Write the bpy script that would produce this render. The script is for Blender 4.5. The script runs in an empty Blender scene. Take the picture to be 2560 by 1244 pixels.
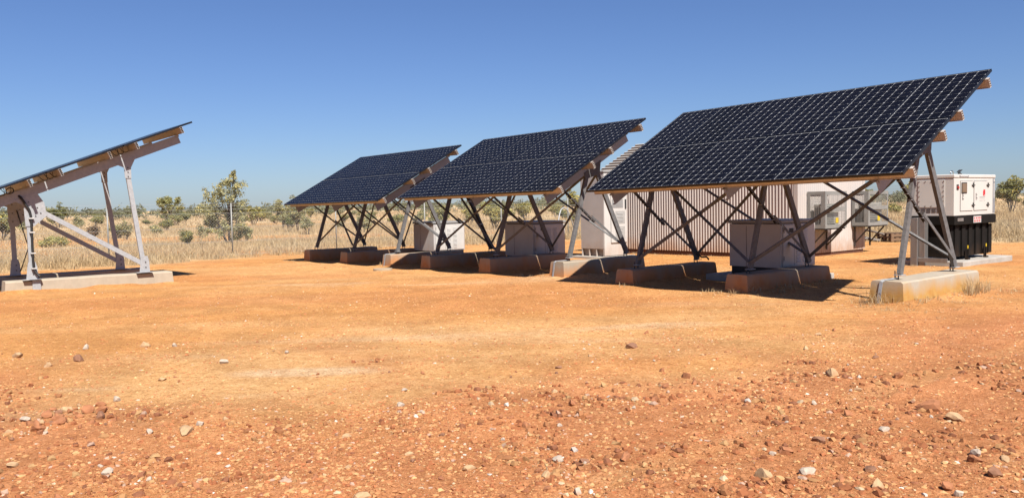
import bpy, math, random
import numpy as np
from mathutils import Vector, Matrix, Euler

random.seed(7)
RNG = np.random.default_rng(11)
scene = bpy.context.scene
COL = scene.collection

# ------------------------------------------------------------------ camera
CAMPOS = Vector((11.453, -11.179, 1.503))
right = Vector((0.632081, 0.774631, -0.020486))
up = Vector((-0.029155, 0.050191, 0.998314))
fwd = Vector((-0.774353, 0.630418, -0.054309))
cam_data = bpy.data.cameras.new("camera")
cam = bpy.data.objects.new("camera", cam_data)
COL.objects.link(cam)
cam_data.sensor_width = 36.0
cam_data.lens = 29.37
cam_data.clip_start = 0.05
cam_data.clip_end = 8000
m = Matrix((right, up, -fwd)).transposed().to_4x4()
m.translation = CAMPOS
cam.matrix_world = m
scene.camera = cam

# ------------------------------------------------------------------ sky, sun, exposure
SUN = Vector((0.78, -0.25, 1.0)).normalized()
ELEV = math.asin(SUN.z)
AZ = math.atan2(SUN.x, SUN.y)
world = bpy.data.worlds.new("World")
scene.world = world
world.use_nodes = True
wn = world.node_tree.nodes
wl = world.node_tree.links
sky = wn.new("ShaderNodeTexSky")
sky.sky_type = 'NISHITA'
sky.sun_disc = False
sky.sun_elevation = ELEV
sky.sun_rotation = AZ
sky.altitude = 250
sky.air_density = 1.0
sky.dust_density = 0.35
sky.ozone_density = 1.6
tint = wn.new("ShaderNodeMix")
tint.data_type = 'RGBA'
tint.blend_type = 'MULTIPLY'
tint.inputs[0].default_value = 1.0
tint.inputs[7].default_value = (0.52, 0.645, 0.94, 1.0)   # the deep dry-season blue of the whole sky
wl.new(sky.outputs[0], tint.inputs[6])
wl.new(tint.outputs[2], wn["Background"].inputs[0])
wn["Background"].inputs[1].default_value = 0.052

sd = bpy.data.lights.new("sun", 'SUN')
sd.energy = 5.0
sd.angle = math.radians(0.53)
sd.color = (1.0, 0.945, 0.86)
so = bpy.data.objects.new("sun", sd)
COL.objects.link(so)
so.rotation_euler = (-SUN).to_track_quat('-Z', 'Y').to_euler()
so.location = (0, 0, 30)

vs = scene.view_settings
vs.view_transform = 'Standard'
vs.look = 'None'
vs.exposure = 1.08
vs.gamma = 1.0
vs.use_curve_mapping = False
scene.cycles.max_bounces = 6
scene.cycles.diffuse_bounces = 3
scene.cycles.glossy_bounces = 3
scene.cycles.transparent_max_bounces = 6
scene.cycles.caustics_reflective = False
scene.cycles.caustics_refractive = False


# ------------------------------------------------------------------ helpers
def gz(x):
    return 0.011017 * (min(max(x, -25.0), 16.0) - 11.453)


def gz_np(x):
    return 0.011017 * (np.clip(x, -25.0, 16.0) - 11.453)


_lat = {}


def vnoise(x, y, scale, seed):
    if seed not in _lat:
        _lat[seed] = np.random.default_rng(seed).random((256, 256))
    L = _lat[seed]
    x = np.asarray(x, float) / scale
    y = np.asarray(y, float) / scale
    xi = np.floor(x).astype(int)
    yi = np.floor(y).astype(int)
    fx = x - xi
    fy = y - yi
    fx = fx * fx * (3 - 2 * fx)
    fy = fy * fy * (3 - 2 * fy)
    a = L[xi & 255, yi & 255]
    b = L[(xi + 1) & 255, yi & 255]
    c = L[xi & 255, (yi + 1) & 255]
    d = L[(xi + 1) & 255, (yi + 1) & 255]
    return (a * (1 - fx) + b * fx) * (1 - fy) + (c * (1 - fx) + d * fx) * fy


def sstep(a, b, x):
    t = np.clip((x - a) / (b - a), 0, 1)
    return t * t * (3 - 2 * t)


def tag(o, label=None, cat=None, group=None, kind=None):
    if label:
        o["label"] = label
    if cat:
        o["category"] = cat
    if group:
        o["group"] = group
    if kind:
        o["kind"] = kind
    return o


def empty(name, loc=(0, 0, 0), rz=0.0):
    o = bpy.data.objects.new(name, None)
    o.empty_display_size = 0.2
    COL.objects.link(o)
    o.location = loc
    o.rotation_euler = (0, 0, rz)
    return o


def link(name, me, parent=None):
    o = bpy.data.objects.new(name, me)
    COL.objects.link(o)
    if parent is not None:
        o.parent = parent
    return o


def np_mesh(name, verts, faces, mat=None, smooth=False, col=None):
    """faces: (M,k) int array"""
    verts = np.ascontiguousarray(verts, dtype=np.float32)
    faces = np.ascontiguousarray(faces, dtype=np.int32)
    M, k = faces.shape
    me = bpy.data.meshes.new(name)
    me.vertices.add(len(verts))
    me.vertices.foreach_set("co", verts.ravel())
    me.loops.add(M * k)
    me.loops.foreach_set("vertex_index", faces.ravel())
    me.polygons.add(M)
    me.polygons.foreach_set("loop_start", np.arange(0, M * k, k, dtype=np.int32))
    me.polygons.foreach_set("loop_total", np.full(M, k, dtype=np.int32))
    me.update(calc_edges=True)
    if smooth:
        me.shade_smooth()
    else:
        me.shade_flat()
    if col is not None:
        ca = me.color_attributes.new("Col", 'FLOAT_COLOR', 'POINT')
        c4 = np.ones((len(verts), 4), dtype=np.float32)
        c4[:, :col.shape[1]] = col
        ca.data.foreach_set("color", c4.ravel())
    if mat:
        me.materials.append(mat)
    return me


class MB:
    """collects boxes, bars, tubes and sheets; build() links them as one mesh object"""

    def __init__(self):
        self.v = []
        self.f = []

    def add(self, vs_, fs_):
        n = len(self.v)
        self.v += [Vector(p) for p in vs_]
        self.f += [tuple(i + n for i in f) for f in fs_]
        return self

    def box(self, a, b):
        x0, y0, z0 = a
        x1, y1, z1 = b
        return self.add([(x0, y0, z0), (x1, y0, z0), (x1, y1, z0), (x0, y1, z0),
                         (x0, y0, z1), (x1, y0, z1), (x1, y1, z1), (x0, y1, z1)],
                        [(3, 2, 1, 0), (4, 5, 6, 7), (0, 1, 5, 4), (1, 2, 6, 5), (2, 3, 7, 6), (3, 0, 4, 7)])

    def bbox(self, a, b, c=0.01):
        """box with chamfered edges"""
        x0, y0, z0 = a
        x1, y1, z1 = b
        vs_ = []
        idx = {}

        def P(p):
            p = tuple(round(q, 6) for q in p)
            if p not in idx:
                idx[p] = len(vs_)
                vs_.append(p)
            return idx[p]
        fs_ = []
        lo = (x0, y0, z0)
        hi = (x1, y1, z1)

        def corner(sx, sy, sz, axis):
            s = (sx, sy, sz)
            q = []
            for k in range(3):
                base = hi[k] if s[k] else lo[k]
                if k != axis:
                    base += -c if s[k] else c
                q.append(base)
            return P(q)
        for ax in range(3):
            o1, o2 = [k for k in range(3) if k != ax]
            for sg in (0, 1):
                loop = []
                for (p1, p2) in ((0, 0), (1, 0), (1, 1), (0, 1)):
                    s = [0, 0, 0]
                    s[ax] = sg
                    s[o1] = p1
                    s[o2] = p2
                    loop.append(corner(*s, ax))
                flip = (sg == 1) != (ax == 1)
                fs_.append(tuple(loop) if flip else tuple(reversed(loop)))
        for ax in range(3):
            o1, o2 = [k for k in range(3) if k != ax]
            for p1 in (0, 1):
                for p2 in (0, 1):
                    s0 = [0, 0, 0]
                    s0[o1] = p1
                    s0[o2] = p2
                    s1 = list(s0)
                    s1[ax] = 1
                    fs_.append((corner(*s0, o1), corner(*s1, o1), corner(*s1, o2), corner(*s0, o2)))
        for sx in (0, 1):
            for sy in (0, 1):
                for sz in (0, 1):
                    fs_.append((corner(sx, sy, sz, 0), corner(sx, sy, sz, 1), corner(sx, sy, sz, 2)))
        return self.add(vs_, fs_)

    def prism(self, p, q, rects, uu, vv):
        """extrude (u0,u1,v0,v1) rectangles from p to q"""
        for (u0, u1, v0, v1) in rects:
            vs_ = []
            for e in (p, q):
                for (a, b) in ((u0, v0), (u1, v0), (u1, v1), (u0, v1)):
                    vs_.append(e + uu * a + vv * b)
            self.add(vs_, [(3, 2, 1, 0), (4, 5, 6, 7), (0, 1, 5, 4), (1, 2, 6, 5), (2, 3, 7, 6), (3, 0, 4, 7)])
        return self

    def bar(self, p, q, side, w=0.08, d=0.05, prof='R', t=0.006):
        """side: direction the web faces (local v). w along u, d along v"""
        p = Vector(p)
        q = Vector(q)
        ax = (q - p).normalized()
        vv = Vector(side)
        vv = (vv - ax * vv.dot(ax)).normalized()
        uu = vv.cross(ax)
        if prof == 'R':
            r = [(-w / 2, w / 2, -d / 2, d / 2)]
        elif prof == 'C':
            r = [(-w / 2, w / 2, d / 2 - t, d / 2), (-w / 2, -w / 2 + t, -d / 2, d / 2 - t),
                 (w / 2 - t, w / 2, -d / 2, d / 2 - t)]
        else:
            r = [(-w / 2, w / 2, d / 2 - t, d / 2), (-w / 2, -w / 2 + t, -d / 2, d / 2 - t)]
        return self.prism(p, q, r, uu, vv)

    def tube(self, pts, r, n=6, r1=None, cap=True):
        pts = [Vector(p) for p in pts]
        N = len(pts)
        r1 = r if r1 is None else r1
        vs_ = []
        prev = None
        for i, p in enumerate(pts):
            d = (pts[min(i + 1, N - 1)] - pts[max(i - 1, 0)]).normalized()
            ref = prev if prev is not None else (Vector((0, 0, 1)) if abs(d.z) < 0.9 else Vector((1, 0, 0)))
            a = (ref - d * ref.dot(d))
            if a.length < 1e-6:
                a = d.orthogonal()
            a.normalize()
            prev = a
            b = d.cross(a)
            rr = r + (r1 - r) * i / max(N - 1, 1)
            for k in range(n):
                th = 2 * math.pi * k / n
                vs_.append(p + (a * math.cos(th) + b * math.sin(th)) * rr)
        fs_ = []
        for i in range(N - 1):
            for k in range(n):
                fs_.append((i * n + k, i * n + (k + 1) % n, (i + 1) * n + (k + 1) % n, (i + 1) * n + k))
        if cap:
            fs_.append(tuple(reversed(range(n))))
            fs_.append(tuple((N - 1) * n + k for k in range(n)))
        return self.add(vs_, fs_)

    def poly(self, pts, thick):
        """thin plate from a polygon, extruded along vector thick"""
        pts = [Vector(p) for p in pts]
        t = Vector(thick)
        n = len(pts)
        fs_ = [tuple(reversed(range(n))), tuple(range(n, 2 * n))]
        for i in range(n):
            j = (i + 1) % n
            fs_.append((i, j, n + j, n + i))
        return self.add(pts + [p + t for p in pts], fs_)

    def mesh(self, name, mat, smooth=False):
        me = bpy.data.meshes.new(name)
        me.from_pydata([tuple(p) for p in self.v], [], self.f)
        me.update()
        if mat:
            me.materials.append(mat)
        if smooth:
            for p in me.polygons:
                p.use_smooth = True
        return me

    def build(self, name, mat, parent=None, smooth=False):
        return link(name, self.mesh(name, mat, smooth), parent)


# ------------------------------------------------------------------ materials
def new_mat(name):
    mt = bpy.data.materials.new(name)
    mt.use_nodes = True
    return mt, mt.node_tree.nodes, mt.node_tree.links, mt.node_tree.nodes["Principled BSDF"]


def ramp(nt, stops):
    r = nt.new("ShaderNodeValToRGB")
    e = r.color_ramp.elements
    while len(e) < len(stops):
        e.new(0.5)
    for el, (p, c) in zip(e, stops):
        el.position = p
        el.color = (*c, 1)
    return r


def noise(nt, lk, scale, detail=4, rough=0.55, coord=None, stretch=None):
    n = nt.new("ShaderNodeTexNoise")
    n.inputs["Scale"].default_value = scale
    n.inputs["Detail"].default_value = detail
    n.inputs["Roughness"].default_value = rough
    if coord is not None:
        if stretch:
            mp = nt.new("ShaderNodeMapping")
            mp.inputs["Scale"].default_value = stretch
            lk.new(coord, mp.inputs[0])
            coord = mp.outputs[0]
        lk.new(coord, n.inputs["Vector"])
    return n


KA = 0.62     # measured reflectances are scaled to the photograph's exposure


def worn(name, c0, c1, scale=6.0, rough=0.5, metal=0.0, bump=0.0, stretch=None, spec=0.5, bscale=None, rr=0.12, dust=0.0):
    """two tone noisy material on object coordinates"""
    mt, nt, lk, b = new_mat(name)
    tc = nt.new("ShaderNodeTexCoord")
    n = noise(nt, lk, scale, 5, 0.6, tc.outputs["Object"], stretch)
    c0 = tuple(q * KA for q in c0)
    c1 = tuple(q * KA for q in c1)
    r = ramp(nt, [(0.3, c0), (0.72, c1)])
    lk.new(n.outputs["Fac"], r.inputs[0])
    lk.new(r.outputs[0], b.inputs["Base Color"])
    if dust:
        ge = nt.new("ShaderNodeNewGeometry")
        sp = nt.new("ShaderNodeSeparateXYZ")
        lk.new(ge.outputs["Position"], sp.inputs[0])
        nd = noise(nt, lk, 3.5, 5, 0.65, ge.outputs["Position"], (1, 1, 0.5))
        ma = nt.new("ShaderNodeMath")
        ma.operation = 'MULTIPLY_ADD'
        ma.inputs[1].default_value = -1.1
        lk.new(sp.outputs["Z"], ma.inputs[0])
        lk.new(nd.outputs["Fac"], ma.inputs[2])
        rd = ramp(nt, [(0.12, (0, 0, 0)), (0.75, (dust, dust, dust))])
        lk.new(ma.outputs[0], rd.inputs[0])
        dm = nt.new("ShaderNodeMix")
        dm.data_type = 'RGBA'
        lk.new(rd.outputs[0], dm.inputs[0])
        lk.new(r.outputs[0], dm.inputs[6])
        dm.inputs[7].default_value = (0.46 * KA, 0.23 * KA, 0.10 * KA, 1)
        lk.new(dm.outputs[2], b.inputs["Base Color"])
    mr = nt.new("ShaderNodeMapRange")
    mr.inputs["To Min"].default_value = max(0.02, rough - rr)
    mr.inputs["To Max"].default_value = min(1, rough + rr)
    lk.new(n.outputs["Fac"], mr.inputs["Value"])
    lk.new(mr.outputs[0], b.inputs["Roughness"])
    b.inputs["Metallic"].default_value = metal
    b.inputs["Specular IOR Level"].default_value = spec
    if bump:
        bp = nt.new("ShaderNodeBump")
        bp.inputs["Strength"].default_value = bump
        bp.inputs["Distance"].default_value = 0.01
        n2 = noise(nt, lk, bscale or scale * 6, 4, 0.6, tc.outputs["Object"])
        lk.new(n2.outputs["Fac"], bp.inputs["Height"])
        lk.new(bp.outputs[0], b.inputs["Normal"])
    return mt


def vcol_mat(name, rough=0.9, spec=0.2, nscale=20, namp=0.35, trans=0.0, bump=0.0):
    """base colour read from the piece's own colour attribute, broken up by noise"""
    mt, nt, lk, b = new_mat(name)
    at = nt.new("ShaderNodeVertexColor")
    at.layer_name = "Col"
    ge = nt.new("ShaderNodeNewGeometry")
    n = noise(nt, lk, nscale, 3, 0.6, ge.outputs["Position"])
    mr = nt.new("ShaderNodeMapRange")
    mr.inputs["To Min"].default_value = (1 - namp) * KA
    mr.inputs["To Max"].default_value = (1 + namp) * KA
    lk.new(n.outputs["Fac"], mr.inputs["Value"])
    mx = nt.new("ShaderNodeVectorMath")
    mx.operation = 'SCALE'
    lk.new(at.outputs["Color"], mx.inputs[0])
    lk.new(mr.outputs[0], mx.inputs["Scale"])
    lk.new(mx.outputs[0], b.inputs["Base Color"])
    b.inputs["Roughness"].default_value = rough
    b.inputs["Specular IOR Level"].default_value = spec
    if bump:
        bp = nt.new("ShaderNodeBump")
        bp.inputs["Strength"].default_value = bump
        bp.inputs["Distance"].default_value = 0.01
        lk.new(n.outputs["Fac"], bp.inputs["Height"])
        lk.new(bp.outputs[0], b.inputs["Normal"])
    if trans:
        tr = nt.new("ShaderNodeBsdfTranslucent")
        lk.new(mx.outputs[0], tr.inputs["Color"])
        ms = nt.new("ShaderNodeMixShader")
        ms.inputs[0].default_value = trans
        lk.new(b.outputs[0], ms.inputs[1])
        lk.new(tr.outputs[0], ms.inputs[2])
        lk.new(ms.outputs[0], nt["Material Output"].inputs[0])
    return mt


def plain(name, c, rough=0.5, metal=0.0, spec=0.5):
    k0 = tuple(q * 0.86 for q in c)
    k1 = tuple(min(1, q * 1.1) for q in c)
    return worn(name, k0, k1, 5.0, rough, metal, spec=spec, rr=0.06)


M = {}
M['galv'] = worn("galvanised_steel", (0.40, 0.415, 0.435), (0.52, 0.535, 0.555), 18, 0.55, 0.12)
M['leg'] = worn("shade_darkened_galvanised_leg", (0.12, 0.115, 0.115), (0.21, 0.205, 0.205), 20, 0.65, 0.0, spec=0.3)  # galvanised steel, colour darkened to carry the shade under the arrays
M['rail'] = worn("bright_aluminium_rail", (0.62, 0.55, 0.50), (0.76, 0.68, 0.62), 5, 0.5, 0.2, stretch=(1, 8, 8))
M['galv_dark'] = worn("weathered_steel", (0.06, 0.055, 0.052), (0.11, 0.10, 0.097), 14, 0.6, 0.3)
M['alu'] = worn("mill_aluminium", (0.40, 0.38, 0.375), (0.50, 0.48, 0.475), 5, 0.5, 0.3, stretch=(1, 8, 8))
M['frame'] = worn("black_anodised", (0.010, 0.010, 0.013), (0.018, 0.018, 0.022), 8, 0.35, 0.3)
M['back'] = plain("white_backsheet", (0.54, 0.55, 0.57), 0.35, 0.0, 0.3)
M['rubber'] = plain("black_rubber", (0.015, 0.015, 0.016), 0.6)
M['hole'] = plain("hollow_dark", (0.01, 0.01, 0.01), 0.9)
M['beige'] = worn("beige_powder_coat", (0.52, 0.49, 0.48), (0.60, 0.57, 0.56), 2.2, 0.45, dust=0.5)
M['white'] = worn("white_powder_coat", (0.62, 0.61, 0.59), (0.70, 0.69, 0.67), 2.0, 0.42, dust=0.45)
M['lid'] = worn("grey_lid", (0.27, 0.27, 0.27), (0.36, 0.36, 0.36), 3, 0.5)
M['plinth'] = plain("black_plinth", (0.02, 0.02, 0.022), 0.7)
M['shadeseam'] = plain("dark_seam", (0.05, 0.048, 0.046), 0.8)
M['vent'] = worn("vent_grey", (0.40, 0.40, 0.39), (0.48, 0.48, 0.47), 4, 0.5)
M['clad'] = worn("cream_corrugated_steel", (0.60, 0.54, 0.50), (0.68, 0.62, 0.58), 1.2, 0.42, 0.0, stretch=(1, 1, 0.3), dust=0.8)
M['skid'] = worn("red_dusted_skid", (0.10, 0.035, 0.018), (0.17, 0.06, 0.03), 3, 0.85)
M['roofpan'] = worn("brown_roof_sheet", (0.10, 0.065, 0.04), (0.16, 0.105, 0.065), 2, 0.6)
M['rib'] = worn("pale_roof_rib", (0.55, 0.52, 0.48), (0.66, 0.63, 0.58), 3, 0.45)
M['cage'] = worn("grey_cage_steel", (0.30, 0.30, 0.28), (0.38, 0.38, 0.36), 6, 0.55, 0.2)
M['acbody'] = plain("cream_ac_case", (0.55, 0.53, 0.47), 0.5)
M['acdark'] = plain("dark_grille", (0.05, 0.048, 0.045), 0.7)
M['yellow'] = plain("yellow_paint", (0.75, 0.52, 0.02), 0.5)
M['genwhite'] = worn("generator_white", (0.66, 0.645, 0.61), (0.74, 0.725, 0.69), 1.6, 0.38)
M['genblack'] = worn("generator_black", (0.009, 0.008, 0.0075), (0.016, 0.014, 0.0125), 3, 0.75, spec=0.12, dust=0.12)
M['stainless'] = worn("stainless_cover", (0.38, 0.36, 0.35), (0.48, 0.46, 0.45), 3, 0.38, 0.7, stretch=(6, 6, 0.6))
M['red'] = plain("red_print", (0.62, 0.02, 0.03), 0.5)
M['lampred'] = plain("red_lamp", (0.5, 0.03, 0.02), 0.3)
M['print'] = plain("dark_print", (0.06, 0.055, 0.05), 0.6)
M['greyprint'] = plain("grey_print", (0.28, 0.29, 0.31), 0.5)
M['glass'] = worn("brown_window_glass", (0.20, 0.125, 0.075), (0.26, 0.165, 0.105), 3, 0.15)
M['chrome'] = plain("chrome", (0.6, 0.6, 0.6), 0.25, 1.0)
M['timber'] = worn("weathered_timber", (0.16, 0.09, 0.05), (0.30, 0.18, 0.10), 5, 0.85, 0, stretch=(1, 6, 6))
M['greytimber'] = worn("grey_timber", (0.18, 0.15, 0.13), (0.30, 0.26, 0.23), 6, 0.9)
M['padconc'] = worn("pale_concrete", (0.42, 0.38, 0.33), (0.55, 0.51, 0.46), 3, 0.85, bump=0.3)
M['lidconc'] = worn("dusty_pit_lid", (0.46, 0.34, 0.22), (0.58, 0.47, 0.33), 4, 0.9)


def cell_mat():
    mt, nt, lk, b = new_mat("solar_cell_under_glass")
    oi = nt.new("ShaderNodeObjectInfo")
    tc = nt.new("ShaderNodeTexCoord")
    n = noise(nt, lk, 2.3, 2, 0.5, tc.outputs["Object"])
    ad = nt.new("ShaderNodeMath")
    ad.operation = 'ADD'
    lk.new(oi.outputs["Random"], ad.inputs[0])
    lk.new(n.outputs["Fac"], ad.inputs[1])
    r = ramp(nt, [(0.3, (0.0030, 0.0030, 0.0046)), (1.4 / 1.5, (0.0044, 0.0046, 0.0078))])
    lk.new(ad.outputs[0], r.inputs[0])
    # dark silicon under anti-reflection glass: a weak Fresnel gloss
    df = nt.new("ShaderNodeBsdfDiffuse")
    lk.new(r.outputs[0], df.inputs["Color"])
    gl = nt.new("ShaderNodeBsdfGlossy")
    gl.inputs["Roughness"].default_value = 0.14
    fr = nt.new("ShaderNodeFresnel")
    fr.inputs["IOR"].default_value = 1.16
    sc_ = nt.new("ShaderNodeMath")
    sc_.operation = 'MULTIPLY'
    # thin film of dust, uneven from module to module
    nd = noise(nt, lk, 1.1, 4, 0.6, tc.outputs["Object"])
    mr = nt.new("ShaderNodeMapRange")
    mr.inputs["To Min"].default_value = 0.55
    mr.inputs["To Max"].default_value = 0.95
    lk.new(nd.outputs["Fac"], mr.inputs["Value"])
    lk.new(fr.outputs[0], sc_.inputs[0])
    lk.new(mr.outputs[0], sc_.inputs[1])
    ms = nt.new("ShaderNodeMixShader")
    lk.new(sc_.outputs[0], ms.inputs[0])
    lk.new(df.outputs[0], ms.inputs[1])
    lk.new(gl.outputs[0], ms.inputs[2])
    lk.new(ms.outputs[0], nt["Material Output"].inputs[0])
    return mt


M['cell'] = cell_mat()
# the strips between the cells lie under the same glass
M['back'].node_tree.nodes["Principled BSDF"].inputs["IOR"].default_value = 1.28


def footing_mat(name, clean, dirt, dirt2, level, contrast):
    """concrete with red dust splashed up from the ground"""
    clean, dirt, dirt2 = [tuple(q * KA for q in c_) for c_ in (clean, dirt, dirt2)]
    mt, nt, lk, b = new_mat(name)
    tc = nt.new("ShaderNodeTexCoord")
    oi = nt.new("ShaderNodeObjectInfo")
    ofs = nt.new("ShaderNodeVectorMath")
    ofs.operation = 'ADD'
    sc_ = nt.new("ShaderNodeVectorMath")
    sc_.operation = 'SCALE'
    sc_.inputs["Scale"].default_value = 0.37
    lk.new(oi.outputs["Location"], sc_.inputs[0])
    lk.new(tc.outputs["Object"], ofs.inputs[0])
    lk.new(sc_.outputs[0], ofs.inputs[1])
    sep = nt.new("ShaderNodeSeparateXYZ")
    lk.new(tc.outputs["Object"], sep.inputs[0])
    n = noise(nt, lk, 2.2, 5, 0.6, ofs.outputs[0], (1, 1, 0.45))
    n2 = noise(nt, lk, 7, 5, 0.6, ofs.outputs[0])
    mth = nt.new("ShaderNodeMath")
    mth.operation = 'MULTIPLY_ADD'
    mth.inputs[1].default_value = -contrast
    mth.inputs[2].default_value = contrast * level
    lk.new(sep.outputs["Z"], mth.inputs[0])
    ad = nt.new("ShaderNodeMath")
    ad.operation = 'ADD'
    lk.new(mth.outputs[0], ad.inputs[0])
    lk.new(n.outputs["Fac"], ad.inputs[1])
    r = ramp(nt, [(0.38, (0, 0, 0)), (0.78, (1, 1, 1))])
    lk.new(ad.outputs[0], r.inputs[0])
    rc = ramp(nt, [(0.3, tuple(q * 0.85 for q in clean)), (0.7, clean)])
    lk.new(n2.outputs["Fac"], rc.inputs[0])
    rd = ramp(nt, [(0.3, dirt), (0.7, dirt2)])
    lk.new(n2.outputs["Fac"], rd.inputs[0])
    mx = nt.new("ShaderNodeMix")
    mx.data_type = 'RGBA'
    lk.new(r.outputs[0], mx.inputs[0])
    lk.new(rc.outputs[0], mx.inputs[6])
    lk.new(rd.outputs[0], mx.inputs[7])
    lk.new(mx.outputs[2], b.inputs["Base Color"])
    b.inputs["Roughness"].default_value = 0.9
    b.inputs["Specular IOR Level"].default_value = 0.2
    bp = nt.new("ShaderNodeBump")
    bp.inputs["Strength"].default_value = 0.35
    bp.inputs["Distance"].default_value = 0.008
    n3 = noise(nt, lk, 30, 4, 0.6, ofs.outputs[0])
    lk.new(n3.outputs["Fac"], bp.inputs["Height"])
    lk.new(bp.outputs[0], b.inputs["Normal"])
    return mt


M['foot'] = footing_mat("footing_concrete", (0.46, 0.38, 0.29), (0.62, 0.29, 0.12), (0.50, 0.21, 0.08), 0.30, 1.3)
M['foot_y'] = footing_mat("footing_concrete_ochre", (0.52, 0.45, 0.36), (0.56, 0.34, 0.11), (0.52, 0.26, 0.07), 0.29, 1.7)
M['foot_new'] = footing_mat("footing_concrete_new", (0.56, 0.47, 0.36), (0.46, 0.30, 0.19), (0.36, 0.24, 0.16), -0.10, 0.9)


def ground_mat():
    mt, nt, lk, b = new_mat("red_dirt_ground")
    at = nt.new("ShaderNodeVertexColor")
    at.layer_name = "Col"
    ge = nt.new("ShaderNodeNewGeometry")
    n1 = noise(nt, lk, 9, 6, 0.7, ge.outputs["Position"])
    n2 = noise(nt, lk, 40, 5, 0.72, ge.outputs["Position"])
    r1 = ramp(nt, [(0.28, (0.74, 0.66, 0.60)), (0.52, (1.0, 1.0, 1.0)), (0.74, (1.16, 1.24, 1.38))])
    lk.new(n1.outputs["Fac"], r1.inputs[0])
    r2 = ramp(nt, [(0.31, (0.45, 0.35, 0.30)), (0.47, (1.0, 1.0, 1.0)), (0.56, (1.02, 1.03, 1.05)), (0.70, (1.34, 1.48, 1.75))])
    lk.new(n2.outputs["Fac"], r2.inputs[0])
    m1 = nt.new("ShaderNodeMix")
    m1.data_type = 'RGBA'
    m1.blend_type = 'MULTIPLY'
    m1.inputs[0].default_value = 1
    lk.new(at.outputs["Color"], m1.inputs[6])
    lk.new(r1.outputs[0], m1.inputs[7])
    m2 = nt.new("ShaderNodeMix")
    m2.data_type = 'RGBA'
    m2.blend_type = 'MULTIPLY'
    m2.inputs[0].default_value = 1
    lk.new(m1.outputs[2], m2.inputs[6])
    lk.new(r2.outputs[0], m2.inputs[7])
    lk.new(m2.outputs[2], b.inputs["Base Color"])
    b.inputs["Roughness"].default_value = 0.95
    b.inputs["Specular IOR Level"].default_value = 0.1
    bp = nt.new("ShaderNodeBump")
    bp.inputs["Strength"].default_value = 0.9
    bp.inputs["Distance"].default_value = 0.03
    ad = nt.new("ShaderNodeMath")
    ad.operation = 'ADD'
    lk.new(n1.outputs["Fac"], ad.inputs[0])
    lk.new(n2.outputs["Fac"], ad.inputs[1])
    lk.new(ad.outputs[0], bp.inputs["Height"])
    lk.new(bp.outputs[0], b.inputs["Normal"])
    return mt


M['ground'] = ground_mat()
M['pebble'] = vcol_mat("pebble_stone", 0.9, 0.2, 40, 0.25)
M['rock'] = vcol_mat("rock_stone", 0.88, 0.25, 30, 0.3, bump=0.5)
M['grass'] = vcol_mat("dry_grass", 0.8, 0.2, 1.2, 0.25, trans=0.3)
M['leaf'] = vcol_mat("gum_leaf", 0.65, 0.3, 1.1, 0.35, trans=0.4)
M['bark'] = worn("tree_bark", (0.07, 0.05, 0.04), (0.15, 0.115, 0.09), 4, 0.95, stretch=(3, 3, 0.7))

# ------------------------------------------------------------------ ground
FW = np.array([fwd.x, fwd.y]) / math.hypot(fwd.x, fwd.y)
RT = np.array([FW[1], -FW[0]])
YX, YY = -18.4, 18.3          # the graded yard: x > YX and y < YY


def el(x, y):
    dx = x - CAMPOS.x
    dy = y - CAMPOS.y
    return dx * FW[0] + dy * FW[1], dx * RT[0] + dy * RT[1]


def yard_mask(x, y):
    w = (vnoise(x, y, 2.3, 1) - 0.5) * 2.2 + (vnoise(x, y, 0.6, 2) - 0.5) * 1.0
    a = sstep(-1.3, 1.1, x - YX + w)
    # the yard runs on a little past the cabinets towards the far fence corner
    b = sstep(-1.4, 1.4, YY - y + w * 1.3)
    return a * b


def red_mask(x, y):
    e, l = el(x, y)
    w = (vnoise(x, y, 1.7, 3) - 0.5) * 3.0 + (vnoise(x, y, 0.5, 4) - 0.5) * 1.2
    lim = 6.7 + 0.55 * np.clip(l - 0.4, 0, 8) - 0.25 * np.clip(-l - 1, 0, 5) + 0.5 * np.clip(-l - 2.2, 0, 2)
    return sstep(2.1, -1.7, e - lim + w * 1.3)


def pale_mask(x, y):
    e, l = el(x, y)
    w = vnoise(x, y, 1.3, 5) - 0.5
    s1 = np.exp(-((e - 8.3 - 0.35 * (l + 1.5)) / 1.1) ** 2) * sstep(3.0, -0.5, np.abs(l + 1.6) - 1.2)
    s2 = np.exp(-((e - 10.8 - 0.15 * l) / 0.7) ** 2) * sstep(5.5, 1.0, np.abs(l - 0.5))
    s3 = np.exp(-((e - 13.4 - 0.25 * (l - 5)) / 0.6) ** 2) * sstep(3.5, 0.5, np.abs(l - 4.6))
    s4 = np.exp(-((e - 18) / 1.2) ** 2) * sstep(7, 2, np.abs(l + 2)) * 0.5
    return np.clip((s1 + 0.9 * s2 + 0.8 * s3 + s4) * (0.9 + 1.5 * w), 0, 1)


FOOTRECTS = [(ox + fx, oy + 0.58, oy + 3.12, 0.26) for ox, oy in ((0, 0), (-7.4287, 0.3425), (-14.7495, 0.4598)) for fx in (0.42, 2.98, 5.55)]
FOOTRECTS += [(-9.32, -8.36, -4.92, 0.25), (-11.45, -8.30, -4.86, 0.25)]


def berms(x, y):
    """soil drifted against the footings"""
    out = np.zeros_like(x)
    for (fx, f0, f1, hw) in FOOTRECTS:
        sel = (np.abs(x - fx) < 1.2) & (y > f0 - 1) & (y < f1 + 1)
        if not sel.any():
            continue
        xs, ys = x[sel], y[sel]
        dx = np.maximum(np.abs(xs - fx) - hw, 0)
        dy = np.maximum(np.maximum(f0 - ys, ys - f1), 0)
        d = np.hypot(dx, dy)
        out[sel] = np.maximum(out[sel], 0.075 * np.exp(-d / 0.16) * (0.25 + 1.1 * vnoise(xs, ys, 0.5, 43)))
    return out


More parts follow.
